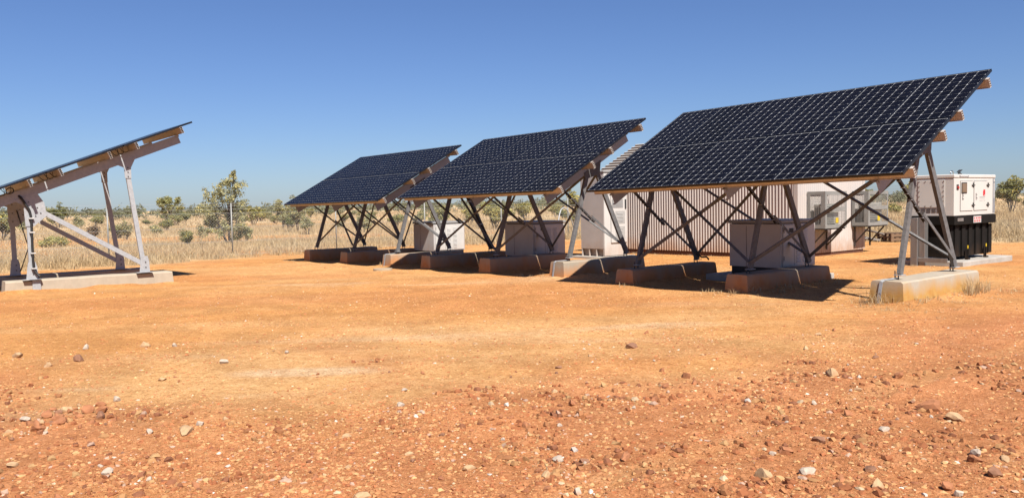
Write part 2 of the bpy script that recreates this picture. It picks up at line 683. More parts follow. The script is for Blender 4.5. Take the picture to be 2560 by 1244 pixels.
def ground_height(x, y):
    e, l = el(x, y)
    d = np.hypot(x - CAMPOS.x, y - CAMPOS.y)
    h = gz_np(x) + berms(x, y)
    h = h + 0.035 * (vnoise(x, y, 4.1, 21) - 0.5) * np.clip(d / 6, 0.3, 1)
    h = h + 0.030 * (vnoise(l * 0.16, e * 1.3, 0.9, 27) - 0.5) * np.clip(1.3 - d / 30, 0, 1) * sstep(4, 7, d)
    near = np.clip(1.25 - d / 14, 0, 1)
    rm = red_mask(x, y)
    h = h + near * (0.35 + 0.65 * rm) * (0.030 * (vnoise(x, y, 0.42, 22) - 0.5) + 0.020 * (vnoise(x, y, 0.16, 23) - 0.5)
                                          + 0.014 * (vnoise(x, y, 0.07, 24) - 0.5))
    for tx in (8.28, 9.72):
        u = np.abs(x - tx - 0.10 * np.sin(y * 0.35))
        on = sstep(-9.0, -7.8, y) * sstep(0.0, -2.5, y) * sstep(0.25, 0.6, vnoise(x, y, 0.8, 41))
        h = h + 0.6 * on * (-0.016 * sstep(0.13, 0.07, u) + 0.014 * np.exp(-((u - 0.17) / 0.05) ** 2) + 0.006 * sstep(0.12, 0.09, u) * np.sin(y * 70 + u * 25))
    ym = yard_mask(x, y)
    h = h + (1 - ym) * 0.10 * (vnoise(x, y, 1.3, 25) - 0.35) * np.clip(1 - d / 160, 0, 1)
    # swells in the open country
    far = sstep(90, 500, d)
    h = h + far * 2.2 * (vnoise(x, y, 170, 26) - 0.62)
    return h


def ground_color(x, y):
    e, l = el(x, y)
    d = np.hypot(x - CAMPOS.x, y - CAMPOS.y)
    orange = np.array([0.560, 0.268, 0.090])
    red = np.array([0.520, 0.215, 0.090])
    pale = np.array([0.635, 0.372, 0.162])
    chalk = np.array([0.66, 0.45, 0.26])
    deep = np.array([0.50, 0.205, 0.075])
    straw = np.array([0.58, 0.43, 0.24])
    brown = np.array([0.50, 0.345, 0.19])
    # streaks run across the view, the way the yard was graded
    st = vnoise(l * 0.22, e * 1.0, 0.9, 31) * 0.6 + vnoise(l * 0.5, e * 2.0, 0.7, 32) * 0.4
    bl = vnoise(x, y, 2.6, 33)
    fine = vnoise(x, y, 0.45, 34)
    t = sstep(0.35, 0.75, 0.55 * st + 0.45 * bl)
    c = orange[None] * (1 - t[:, None]) + (0.45 * orange + 0.55 * pale)[None] * t[:, None]
    dp = sstep(0.55, 0.8, vnoise(l * 0.35, e, 1.9, 35)) * 0.4
    c = c * (1 - dp[:, None]) + deep[None] * dp[:, None]
    rs = sstep(2.0, 7.0, l) * 0.45 * sstep(15, 9, e)
    c = c * (1 - rs[:, None]) + red[None] * rs[:, None]
    pm = pale_mask(x, y)
    c = c * (1 - 0.5 * pm[:, None]) + pale[None] * (0.5 * pm[:, None])
    ck = pm * sstep(0.55, 0.85, vnoise(l * 0.4, e * 1.6, 0.8, 36)) * 0.8
    c = c * (1 - ck[:, None]) + chalk[None] * ck[:, None]
    rm = red_mask(x, y) * 0.9
    c = c * (1 - rm[:, None]) + red[None] * rm[:, None]
    c = c * (0.86 + 0.28 * fine)[:, None]
    for tx in (8.28, 9.72):
        u = np.abs(x - tx - 0.10 * np.sin(y * 0.35))
        k = (sstep(-9.0, -7.8, y) * sstep(0.0, -2.5, y) * sstep(0.16, 0.08, u) * 0.28 * sstep(0.25, 0.6, vnoise(x, y, 0.8, 41)))[:, None]
        c = c * (1 - k) + pale[None] * k
    ym = yard_mask(x, y)
    g = sstep(0.3, 0.7, vnoise(x, y, 6.5, 37))
    gr = straw[None] * g[:, None] + brown[None] * (1 - g)[:, None]
    bare = sstep(0.70, 0.80, vnoise(l * 0.3, e * 1.0, 9.0, 38)) * 0.8
    gr = gr * (1 - bare[:, None]) + (orange * 0.9)[None] * bare[:, None]
    return (c * ym[:, None] + gr * (1 - ym)[:, None]) * KA * 1.25


def build_ground():
    a0 = math.atan2(FW[1], FW[0])
    fine = np.linspace(-0.80, 0.80, 560)
    coarse = np.linspace(0.80, 2 * math.pi - 0.80, 72)[1:-1]
    ang = np.concatenate([fine, coarse]) + a0
    rad = np.concatenate([[0.4], np.geomspace(1.0, 60, 470), np.geomspace(63, 6000, 80)])
    A, R = np.meshgrid(ang, rad)
    X = CAMPOS.x + R * np.cos(A)
    Y = CAMPOS.y + R * np.sin(A)
    x = X.ravel()
    y = Y.ravel()
    z = ground_height(x, y)
    c = ground_color(x, y)
    nA = len(ang)
    nR = len(rad)
    i, j = np.meshgrid(np.arange(nR - 1), np.arange(nA), indexing='ij')
    jn = (j + 1) % nA
    f = np.stack([i * nA + j, (i + 1) * nA + j, (i + 1) * nA + jn, i * nA + jn], -1).reshape(-1, 4)
    v = np.stack([x, y, z], 1)
    # close the small hole under the camera
    v = np.vstack([v, [[CAMPOS.x, CAMPOS.y, gz(CAMPOS.x)]]])
    c = np.vstack([c, c[:1]])
    me = np_mesh("ground", v, f, M['ground'], True, c)
    o = link("ground", me)
    tag(o, "orange red dirt yard running out into dry grassland", None, None, "structure")
    return o


build_ground()

# ------------------------------------------------------------------ solar arrays
MW, MH, GX, GY = 1.0, 1.65, 0.012, 0.03


def frame_mesh():
    b = MB()
    w, wl_, wr_ = 0.0190, 0.0158, 0.0195
    b.box((0, 0, -0.04), (MW, w, 0))
    b.box((0, MH - w, -0.04), (MW, MH, 0))
    b.box((0, w, -0.04), (wl_, MH - w, 0))
    b.box((MW - wr_, w, -0.04), (MW, MH - w, 0))
    return b.mesh("module_frame", M['frame'])


def sheet_mesh():
    return MB().box((0.0158, 0.0190, -0.010), (MW - 0.0195, MH - 0.0190, -0.004)).mesh("backsheet", M['back'])


CP, CS, CC = 0.1595, 0.1549, 0.0135
CX0 = (MW - 6 * CP) / 2 + CP / 2
CY0 = (MH - 10 * 0.1597) / 2 + 0.1597 / 2


def cell_poly(cx, cy, z):
    h = CS / 2
    k = CC
    pts = [(-h + k, -h), (h - k, -h), (h, -h + k), (h, h - k), (h - k, h), (-h + k, h), (-h, h - k), (-h, -h + k)]
    return [(cx + p, cy + q, z) for p, q in pts]


def cells_mesh():
    b = MB()
    for i in range(6):
        for j in range(10):
            b.add(cell_poly(CX0 + i * CP, CY0 + j * 0.1597, -0.0026), [tuple(range(8))])
    return b.mesh("cells", M['cell'])


FRAME_ME = frame_mesh()
SHEET_ME = sheet_mesh()
CELLS_ME = cells_mesh()
_b = MB()
_b.poly(cell_poly(0, 0, -0.0036), (0, 0, 0.001))
CELL_ME = _b.mesh("cell", M['cell'])


def build_array(label, origin, slope, tilt, ncol, nrow, purlins, frames, scheme, single_modules=(), extra=None):
    """origin: lower left corner of the glass; local x along the row, y towards the high edge"""
    root = empty("solar_array")
    base = 1.88
    sl = math.radians(slope)
    nn = Vector((-math.sin(sl), 0, math.cos(sl)))
    root.location = Vector(origin) - nn * base
    root.rotation_euler = (0, -sl, 0)
    tag(root, label, "solar array", "tilted solar arrays on steel frames")
    tl = math.radians(tilt)
    c, s = math.cos(tl), math.sin(tl)

    def TP(x, t, n):
        return Vector((x, t * c - n * s, base + t * s + n * c))
    W = ncol * MW + (ncol - 1) * GX
    L = nrow * MH + (nrow - 1) * GY
    for i in range(ncol):
        for j in range(nrow):
            mo = link("solar_module", FRAME_ME, root)
            mo.location = TP(i * (MW + GX), j * (MH + GY), 0)
            mo.rotation_euler = (tl, 0, 0)
            link("laminate", SHEET_ME, mo)
            if (i, j) in single_modules:
                for p in range(6):
                    for q in range(10):
                        ce = link("cell", CELL_ME, mo)
                        ce.location = (CX0 + p * CP, CY0 + q * 0.1597, 0)
            else:
                cs = link("cells", CELLS_ME, mo)
                cs["kind"] = "stuff"
    bt = (TP(0, 1, 0) - TP(0, 0, 0))
    nv = (TP(0, 0, 1) - TP(0, 0, 0))
    ex = Vector((1, 0, 0))
    # purlins: hollow ladder profile, open ends
    for t in purlins:
        b = MB()
        p = TP(-0.04, t, -0.0402)
        q = TP(W + 0.045, t, -0.0402)
        dpt, wd, th = 0.152, 0.052, 0.004
        r = [(-wd / 2, -wd / 2 + th, -dpt, 0), (wd / 2 - th, wd / 2, -dpt, 0)]
        for k in range(5):
            z0 = -dpt * k / 4
            zz = min(z0, -0.0)
            lo = max(zz - th, -dpt)
            hi = lo + th
            r.append((-wd / 2 + th, wd / 2 - th, lo, hi))
        b.prism(p, q, r, bt, nv)
        b.prism(p, q, [(-wd / 2 - 0.014, -wd / 2, -0.006, 0.0), (-wd / 2 - 0.010, -wd / 2, -dpt, -dpt + 0.006)], bt, nv)
        b.build("purlin", M['rail'], root)
    # inner dark webs, set back from the ends so the chambers read as hollow
    # rafters
    rt = -0.1945
    rd = 0.20
    for sx in frames:
        b = MB()
        p = TP(sx, 0.13 if scheme == 'lambda' else 0.1, 0)
        q = TP(sx, L - 0.30, 0)
        b.prism(p, q, [(0.028, 0.034, rt - rd, rt), (-0.034, 0.028, rt - 0.006, rt), (-0.034, 0.028, rt - rd, rt - rd + 0.006)], ex, nv)
        b.build("rafter", M['galv'] if scheme != 'lambda' else M['alu'], root)
        # clip plates between purlin and rafter
        for t in purlins:
            MB().prism(TP(sx + 0.045, t - 0.03, 0), TP(sx + 0.045, t + 0.03, 0), [(-0.008, 0.0, rt - 0.05, rt + 0.06)], ex, nv).build("clip_plate", M['galv'], root)
    nb = rt - rd  # underside of rafter

    def under(u):   # local z of rafter underside at horizontal position u
        return base + u * math.tan(tl) + nb / c

    def leg(name, x, u0, z0, u1, z1, side, w=0.10, d=0.055, mat='galv'):
        b = MB()
        b.bar((x, u0, z0), (x, u1, z1), side, w, d, 'C', 0.007)
        return b.build(name, M[mat], root)
    if scheme == 'lambda':
        FB, RB, ZB = 0.93, 2.75, base - 1.455
        AF, AR = 1.53, 1.76
        for k, sx in enumerate(frames):
            for nm, u0, u1 in (("front_leg", FB, AF), ("rear_leg", RB, AR)):
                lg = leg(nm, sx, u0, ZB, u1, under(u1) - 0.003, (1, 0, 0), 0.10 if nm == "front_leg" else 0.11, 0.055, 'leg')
                b = MB()
                b.box((sx - 0.06, u0 - 0.07, ZB - 0.012), (sx + 0.06, u0 + 0.07, ZB - 0.002))
                b.build("base_plate", M['galv'], lg)
                for dy in (-0.05, 0.05):
                    MB().tube([(sx - 0.045, u0 + dy, ZB - 0.075), (sx - 0.045, u0 + dy, ZB + 0.055)], 0.010, 6).build("anchor_bolt", M['galv_dark'], lg)
            b = MB()
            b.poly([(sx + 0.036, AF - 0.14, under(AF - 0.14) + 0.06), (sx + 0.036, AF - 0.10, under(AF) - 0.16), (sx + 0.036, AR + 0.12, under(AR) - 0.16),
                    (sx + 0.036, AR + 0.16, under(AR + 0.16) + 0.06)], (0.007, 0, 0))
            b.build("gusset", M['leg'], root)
            # brace in the plane of the frame, with a drilled adjusting strap on top
            A = Vector((sx + 0.02, 0.80, under(0.80)))
            B = Vector((sx + 0.02, RB - 0.10, ZB + 0.14))
            mid = A.lerp(B, 0.44)
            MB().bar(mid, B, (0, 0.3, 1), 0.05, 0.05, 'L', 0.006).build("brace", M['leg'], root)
            st = MB()
            st.bar(A, A.lerp(B, 0.50) + Vector((0, -0.02, -0.05)), (0, 0.3, 1), 0.05, 0.035, 'C', 0.005)
            sto = st.build("brace_strap", M['galv_dark'], root)
            for kk in range(7):
                f_ = 0.1 + 0.13 * kk
                pnt = A.lerp(A.lerp(B, 0.50) + Vector((0, -0.02, -0.05)), f_) + Vector((0, -0.012, -0.02))
                MB().tube([pnt + Vector((-0.03, 0, 0)), pnt + Vector((0.03, 0, 0))], 0.006, 6).build("bolt", M['galv'], sto)
        zf = ZB + 0.10

        def brace(xa, ua, za, xb, ub, zb, off=0.0, w=0.055):
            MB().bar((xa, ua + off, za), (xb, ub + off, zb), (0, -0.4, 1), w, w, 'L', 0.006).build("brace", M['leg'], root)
        f1, f2, f3 = frames
        tF, tR = under(AF) - 0.05, under(AR) - 0.05
        brace(f1, FB + 0.03, zf, f2, AF, tF, -0.03)
        brace(f2, FB + 0.03, zf, f3, AF, tF, -0.03)
        brace(f2, FB + 0.03, zf, f1, AF, tF, -0.065)
        ru = AR + 0.07
        rz_ = under(AR) - 0.13
        brace(f1, RB - 0.03, zf, f2, ru, rz_, 0.03)
        brace(f2, RB - 0.03, zf, f3, ru, rz_, 0.03)
        brace(f2, RB - 0.05, zf, f1, AR, tR, 0.065)
        brace(f3, RB - 0.05, zf, f2, AR, tR, 0.065)
    else:
        FU, RU0, RU1 = extra['fu'], extra['ru0'], extra['ru1']
        ZB = extra['zb']
        for k, sx in enumerate(frames):
            fl = leg("front_leg", sx, FU, ZB, FU - 0.01, under(FU) - 0.003, (1, 0, 0), 0.10, 0.06)
            rl = leg("rear_leg", sx, RU0, ZB, RU1, under(RU1) - 0.003, (1, 0, 0), 0.10, 0.06)
            for u0, par in ((FU, fl), (RU0, rl)):
                b = MB()
                b.poly([(sx + 0.034, u0 - 0.12, ZB - 0.012), (sx + 0.034, u0 + 0.11, ZB - 0.012), (sx + 0.034, u0 + 0.10, ZB + 0.24),
                        (sx + 0.034, u0 + 0.07, ZB + 0.36), (sx + 0.034, u0 - 0.07, ZB + 0.36), (sx + 0.034, u0 - 0.09, ZB + 0.24)], (0.008, 0, 0))
                b.box((sx - 0.08, u0 - 0.19, ZB - 0.021), (sx + 0.11, u0 + 0.17, ZB - 0.013))
                b.build("foot_plate", M['galv'], par)
                for (dy, dz) in ((0.02, 0.10), (0.02, 0.22)):
                    MB().tube([(sx + 0.042, u0 + dy, ZB + dz), (sx + 0.058, u0 + dy, ZB + dz)], 0.014, 6).build("bolt", M['galv_dark'], par)
            # gusset heads
            g1 = MB()
            zt = under(FU)
            g1.poly([(sx + 0.036, FU - 0.08, zt - 0.62), (sx + 0.036, FU + 0.08, zt - 0.62), (sx + 0.036, FU + 0.34, zt - 0.40), (sx + 0.036, FU + 0.30, zt - 0.12),
                     (sx + 0.036, FU + 0.16, under(FU + 0.16) + 0.05), (sx + 0.036, FU - 0.30, under(FU - 0.30) + 0.05), (sx + 0.036, FU - 0.10, zt - 0.16)], (0.008, 0, 0))
            go = g1.build("gusset", M['galv'], root)
            for (dy, dz) in ((0, -0.1), (0, -0.3), (0, -0.5), (0.16, -0.22), (0.22, -0.34), (0.12, -0.4)):
                MB().tube([(sx + 0.044, FU + dy, zt + dz), (sx + 0.058, FU + dy, zt + dz)], 0.013, 6).build("bolt", M['galv_dark'], go)
            g2 = MB()
            zr = under(RU1)
            g2.poly([(sx + 0.036, RU1 - 0.04, zr - 0.36), (sx + 0.036, RU1 + 0.10, zr - 0.36), (sx + 0.036, RU1 + 0.10, zr - 0.12), (sx + 0.036, RU1 + 0.22, under(RU1 + 0.22) + 0.05),
                     (sx + 0.036, RU1 - 0.24, under(RU1 - 0.24) + 0.05), (sx + 0.036, RU1 - 0.05, zr - 0.12)], (0.008, 0, 0))
            go = g2.build("gusset", M['galv'], root)
            for dz in (-0.12, -0.22, -0.32):
                MB().tube([(sx + 0.044, RU1 + 0.03 - dz * 0.0, zr + dz), (sx + 0.058, RU1 + 0.03, zr + dz)], 0.013, 6).build("bolt", M['galv_dark'], go)
            MB().bar((sx + 0.0, FU + 0.10, zt - 0.22), (sx + 0.0, RU0 - 0.06, ZB + 0.20), (1, 0, 0), 0.10, 0.05, 'C', 0.007).build("brace", M['galv'], root)
    return root, TP, W, L


# nearest array: the five modules nearest the camera carry their cells one by one
arrA, TPA, WA, LA = build_array("nearest and largest looking solar array, at the right in front of the shed and generator",
                                (0, 0, 1.7185), 0.876, 29.19, 6, 2, (0.22, 1.30, 1.95, 3.06), (0.42, 2.98, 5.55), 'lambda',
                                {(5, 0), (4, 0), (5, 1), (3, 0), (4, 1)})
arrB, TPB, WB, LB = build_array("middle solar array of the three in a row, in front of the tall white cabinet",
                                (-7.4287, 0.3425, 1.7067), 0.525, 29.06, 6, 2, (0.22, 1.30, 1.95, 3.06), (0.42, 2.98, 5.55), 'lambda')
arrC, TPC, WC, LC = build_array("farthest solar array of the row, bluish, nearest the scrubby trees",
                                (-14.7495, 0.4598, 1.6265), 0.32, 28.87, 6, 2, (0.22, 1.30, 1.95, 3.06), (0.42, 2.98, 5.55), 'lambda')
# edge-on array at the left: three modules up the slope
TILT_D = 21.2
_c, _s = math.cos(math.radians(TILT_D)), math.sin(math.radians(TILT_D))
D_ORIGIN = (-11.674, -9.11 - 0.04 * _s, 1.743 + 0.04 * _c - 0.042)
arrD, TPD, WD, LD = build_array("solar array seen edge-on at the left, its galvanised frame showing underneath",
                                D_ORIGIN, 0.8, TILT_D, 3, 3, (0.2, 1.29, 1.93, 3.0, 3.62, 4.70), (0.42, 2.56), 'post', (),
                                {'fu': 1.27, 'ru0': 3.58, 'ru1': 3.28, 'zb': 1.88 - (D_ORIGIN[2] - 0.06)})


def cable(parent, pts, r, n=6, name="cable"):
    """smooth tube through points (Catmull-Rom)"""
    P = [Vector(p) for p in pts]
    P = [P[0] * 2 - P[1]] + P + [P[-1] * 2 - P[-2]]
    out = []
    for i in range(1, len(P) - 2):
        for k in range(6):
            t = k / 6
            a, b_, c_, d_ = P[i - 1], P[i], P[i + 1], P[i + 2]
            out.append(0.5 * ((2 * b_) + (c_ - a) * t + (2 * a - 5 * b_ + 4 * c_ - d_) * t * t + (3 * b_ - a - 3 * c_ + d_) * t ** 3))
    out.append(P[-2])
    return MB().tube(out, r, n).build(name, M['rubber'], parent, True)


# wiring of the edge-on array
sxD = 2.56
zbD = 1.88 - (D_ORIGIN[2] - 0.075)
cable(arrD, [(sxD - 0.5, 1.02, 2.02), (sxD + 0.03, 1.10, 1.98), (sxD + 0.085, 1.20, 1.80), (sxD + 0.085, 1.29, 1.55), (sxD + 0.085, 1.29, 0.8), (sxD + 0.085, 1.30, 0.42), (sxD + 0.12, 1.36, 0.29), (sxD + 0.16, 1.40, 0.24)], 0.026, 8, "conduit")
for zz in (0.42, 0.75, 1.2, 1.5):
    MB().box((sxD + 0.045, 1.25, zz - 0.012), (sxD + 0.118, 1.345, zz + 0.012)).build("conduit_clip", M['white'], arrD)
cable(arrD, [(0.42 + 0.06, 1.36, 1.72), (0.50, 1.52, 1.0), (0.50, 1.56, 0.86), (0.48, 1.42, 0.42), (0.47, 1.36, 0.26)], 0.012)
for t0, ln in ((0.55, 0.5), (1.55, 0.25), (3.12, 0.42)):
    for k in range(3):
        x0 = 2.75 - 0.10 * k
        cable(arrD, [TPD(x0, t0 + 0.13 * k, -0.045), TPD(x0, t0 + 0.05 + 0.13 * k, -0.16), TPD(x0 - 0.02, t0 + 0.13 + 0.14 * k, -0.17), TPD(x0 - 0.04, t0 + 0.16 + 0.15 * k, -0.05)], 0.007)
lp = [TPD(2.78, 0.92 + 0.075 * math.cos(q * 0.9), -0.135 + 0.06 * math.sin(q * 0.9)) for q in range(16)]
cable(arrD, lp, 0.010)
for ar_, tp_ in ((arrA, TPA), (arrB, TPB), (arrC, TPC)):
    rc_ = random.Random(3)
    for tt in (0.62, 1.62, 2.45):
        x0 = 0.5
        while x0 < 5.2:
            ln = min(rc_.uniform(0.7, 1.1), 5.75 - x0)
            cable(ar_, [tp_(x0, tt, -0.05), tp_(x0 + ln * 0.3, tt, -0.09 - rc_.uniform(0.03, 0.12)), tp_(x0 + ln * 0.7, tt, -0.09 - rc_.uniform(0.03, 0.12)), tp_(x0 + ln, tt, -0.05)], 0.008, 5)
            x0 += ln
# cable conduit down the rear leg at the left of the middle array
zb0 = 1.88 - 1.455
cable(arrB, [(0.50, 1.85, 1.95), (0.50, 2.05, 1.62), (0.50, 2.40, 1.03), (0.50, 2.66, 0.62), (0.50, 2.78, 0.45), (0.52, 2.98, 0.40)], 0.035, 8, "conduit")
cable(arrB, [(0.48, 2.70, 0.62), (0.48, 2.76, 0.45), (0.50, 2.84, 0.40)], 0.03, 8, "conduit")
for t in (0.15, 0.4, 0.62):
    pz = Vector((0.50, 1.85, 1.95)).lerp(Vector((0.50, 2.66, 0.62)), t)
    MB().box((0.47, pz.y - 0.05, pz.z - 0.015), (0.545, pz.y + 0.05, pz.z + 0.015)).build("conduit_clip", M['galv'], arrB)
cable(arrA, [(0.47, 2.72, 0.55), (0.48, 2.80, 0.47), (0.50, 2.95, 0.46), (0.50, 3.02, 0.40)], 0.018, 6, "conduit")


# ------------------------------------------------------------------ footings
def footing(x, y0, y1, ztop, wt, wb, label, mat, parent_strap=False):
    zb = gz(x) - 0.10
    o = empty("concrete_footing", (x, (y0 + y1) / 2, gz(x)))
    tag(o, label, "footing", "precast concrete footings under the arrays")
    zt = ztop - gz(x)
    zb -= gz(x)
    hl = (y1 - y0) / 2
    ch = 0.022
    n = 12
    vs_ = []
    fs_ = []
    r_ = random.Random(int(x * 1000))
    prof = [(-wb / 2, zb), (-wt / 2 - 0.004, zt - ch), (-wt / 2 + ch, zt), (wt / 2 - ch, zt), (wt / 2 + 0.004, zt - ch), (wb / 2, zb)]
    for k in range(n + 1):
        yy = -hl + 2 * hl * k / n
        for (px, pz) in prof:
            j = 0.004
            vs_.append((px + r_.uniform(-j, j), yy + (0.035 * (1 - (pz - zb) / (zt - zb)) * (-1 if k == 0 else 1 if k == n else 0)),
                        pz + r_.uniform(-j, j) * 0.7))
    q = len(prof)
    for k in range(n):
        for i in range(q - 1):
            fs_.append((k * q + i, k * q + i + 1, (k + 1) * q + i + 1, (k + 1) * q + i))
    fs_.append(tuple(range(q - 1, -1, -1)))
    fs_.append(tuple(n * q + i for i in range(q)))
    b = MB()
    b.add(vs_, fs_)
    b.build("block", M[mat], o)
    if parent_strap:
        sb = MB()
        xs = -0.05
        pts = [(xs + 0.03, -hl + 0.36, zt + 0.02), (xs, -hl + 0.02, zt + 0.012), (xs - 0.02, -hl - 0.015, zt - 0.01), (xs - 0.05, -hl - 0.055, zb + 0.1)]
        for a, b_ in zip(pts[:-1], pts[1:]):
            sb.bar(a, b_, (0, -0.5, 0.5), 0.05, 0.006, 'R')
        sb.build("earth_strap", M['galv'], o)
    return o


names = (("left hand", "middle", "right hand"))
for nm, org, slp, mats in (("nearest", (0, 0, 1.7185), 0.876, ('foot', 'foot', 'foot_y')),
                           ("middle", (-7.4287, 0.3425, 1.7067), 0.525, ('foot', 'foot', 'foot')),
                           ("farthest", (-14.7495, 0.4598, 1.6265), 0.32, ('foot', 'foot', 'foot'))):
    for k, fx in enumerate((0.42, 2.98, 5.55)):
        x = org[0] + fx
        zt = org[2] + math.sin(math.radians(slp)) * fx - 1.53
        lab = "%s concrete footing block of the %s solar array in the row" % (names[k], nm)
        if nm == "nearest" and k == 2:
            lab = "sunlit ochre stained concrete footing with dry grass, at the far right under the nearest array"
        footing(x, org[1] + 0.58, org[1] + 3.12, zt, 0.40 if not (nm == "nearest" and k == 2) else 0.46, 0.50 if not (nm == "nearest" and k == 2) else 0.54, lab, mats[k], k == 2)
footing(-9.32, -8.36, -4.92, 0.055, 0.46, 0.48, "long sunlit pale concrete footing in front, under the edge-on array at the left", 'foot_new')
footing(-11.45, -8.30, -4.86, 0.035, 0.46, 0.48, "shaded concrete footing behind the sunlit one, under the edge-on array", 'foot_new')

cv = MB().box((-9.32 + 0.238, -7.86, gz(-9.3) - 0.05), (-9.32 + 0.262, -7.70, 0.062)).build("conduit_cover", M['galv'])
tag(cv, "galvanised cover plate strapped down the face of the sunlit footing at the left", "cover plate")

# ------------------------------------------------------------------ site shed
def corrugated(mb, p, q, z0, z1, nrm, pitch=0.10, amp=0.011, ztop=None):
    """vertical corrugations between plan points p and q"""
    p = Vector(p)
    q = Vector(q)
    d = q - p
    Ln = d.length
    n = int(Ln / pitch * 8)
    vs_ = []
    for i in range(n + 1):
        t = i / n
        o = amp * math.sin(2 * math.pi * t * Ln / pitch)
        pt = p + d * t + Vector(nrm) * o
        zt = z1 if ztop is None else ztop(t)
        vs_ += [(pt.x, pt.y, z0), (pt.x, pt.y, zt)]
    fs_ = [(2 * i, 2 * i + 2, 2 * i + 3, 2 * i + 1) for i in range(n)]
    mb.add(vs_, fs_)


SX0, SX1, SY0, SY1 = -8.45, -1.18, 9.08, 12.62
SZ0, SZE, SZR = -0.055, 2.46, 3.42
shed = empty("site_shed", ((SX0 + SX1) / 2, (SY0 + SY1) / 2, gz(-5)))
tag(shed, "cream corrugated steel shed on a red dusted skid, behind the nearest solar array", "shed")
shed_m = Matrix.Translation(-Vector(shed.location))


def local(o, parent):
    o.matrix_parent_inverse = Matrix.Translation(-Vector(parent.location))
    return o


def sb(mb, name, mat, par=None, sm=False):
    return local(mb.build(name, mat, par or shed, sm), shed) if par is None else mb.build(name, mat, par, sm)


b = MB()
corrugated(b, (SX0, SY0, 0), (SX1, SY0, 0), SZ0, SZE, (0, -1, 0), 0.10, 0.017)
sb(b, "wall", M['clad'], None, True)
b = MB()
corrugated(b, (SX1, SY0, 0), (SX1, SY1, 0), SZ0, SZE, (1, 0, 0), 0.10, 0.009,
           lambda t: SZE + (SZR - SZE - 0.06) * (1 - abs(2 * t - 1)))
sb(b, "wall", M['clad'], None, True)
b = MB()
corrugated(b, (SX1, SY1, 0), (SX0, SY1, 0), SZ0, SZE, (0, 1, 0))
sb(b, "wall", M['clad'], None, True)
b = MB()
corrugated(b, (SX0, SY1, 0), (SX0, SY0, 0), SZ0, SZE, (-1, 0, 0), 0.10, 0.009,
           lambda t: SZE + (SZR - SZE - 0.06) * (1 - abs(2 * t - 1)))
sb(b, "wall", M['clad'], None, True)
# corner flashings
for cx, cy in ((SX1, SY0), (SX1, SY1), (SX0, SY0)):
    sx = 1 if cx == SX1 else -1
    sy = -1 if cy == SY0 else 1
    b = MB()
    b.box((min(cx - sx * 0.11, cx + sx * 0.016), min(cy + sy * 0.013, cy + sy * 0.018), SZ0), (max(cx - sx * 0.11, cx + sx * 0.016), max(cy + sy * 0.013, cy + sy * 0.018), SZE - 0.03))
    b.box((min(cx + sx * 0.011, cx + sx * 0.016), min(cy - sy * 0.11, cy + sy * 0.012), SZ0), (max(cx + sx * 0.011, cx + sx * 0.016), max(cy - sy * 0.11, cy + sy * 0.012), SZE - 0.03))
    sb(b, "corner_flashing", M['clad'])
# skid beams
for yy in (SY0 + 0.02, SY1 - 0.14):
    sb(MB().box((SX0 + 0.03, yy, gz(-5) - 0.12), (SX1 - 0.02, yy + 0.12, SZ0 + 0.0)), "skid_beam", M['skid'])
for xx in (SX0 + 0.04, SX1 - 0.15):
    sb(MB().box((xx, SY0 + 0.15, gz(-5) - 0.12), (xx + 0.12, SY1 - 0.15, SZ0 - 0.004)), "skid_beam", M['skid'])
# pitched roof with raised ribs
RY = (SY0 + SY1) / 2
ov = 0.16
for sgn in (1, -1):
    ye = SY0 - ov if sgn == 1 else SY1 + ov
    slope_v = Vector((0, RY - ye, SZR - SZE))
    Ls = slope_v.length
    sd_ = slope_v.normalized()
    nv_ = Vector((0, -sd_.z, sd_.y)) if sgn == 1 else Vector((0, sd_.z, -sd_.y)) * -1
    if nv_.z < 0:
        nv_ = -nv_
    e0 = Vector((SX0 - 0.12, ye, SZE + 0.03))
    e1 = Vector((SX1 + 0.12, ye, SZE + 0.03))
    b = MB()
    b.poly([e0, e1, e1 + sd_ * (Ls - 0.01), e0 + sd_ * (Ls - 0.01)], nv_ * 0.01)
    ro = sb(b, "roof", M['roofpan'])
    for k in range(11):
        t = 0.03 + k * (Ls - 0.08) / 10
        p0 = e0 + sd_ * t + nv_ * 0.0105
        p1 = e1 + sd_ * t + nv_ * 0.0105
        r_ = MB()
        r_.prism(p0, p1, [(-0.024, 0.024, 0, 0.032)], sd_, nv_)
        r_.build("roof_rib", M['rib'], ro)
# eave board with corrugation ends
sb(MB().box((SX0, SY0 - 0.06, SZE - 0.16), (SX1, SY0 - 0.03, SZE + 0.01)), "eave_board", M['roofpan'])
tb = MB()
for k in range(70):
    xx = SX0 + 0.05 + k * 0.1
    tb.box((xx, SY0 - 0.10, SZE - 0.05), (xx + 0.03, SY0 - 0.061, SZE + 0.005))
tb_o = sb(tb, "eave_corrugation", M['rib'])
tb_o["kind"] = "stuff"


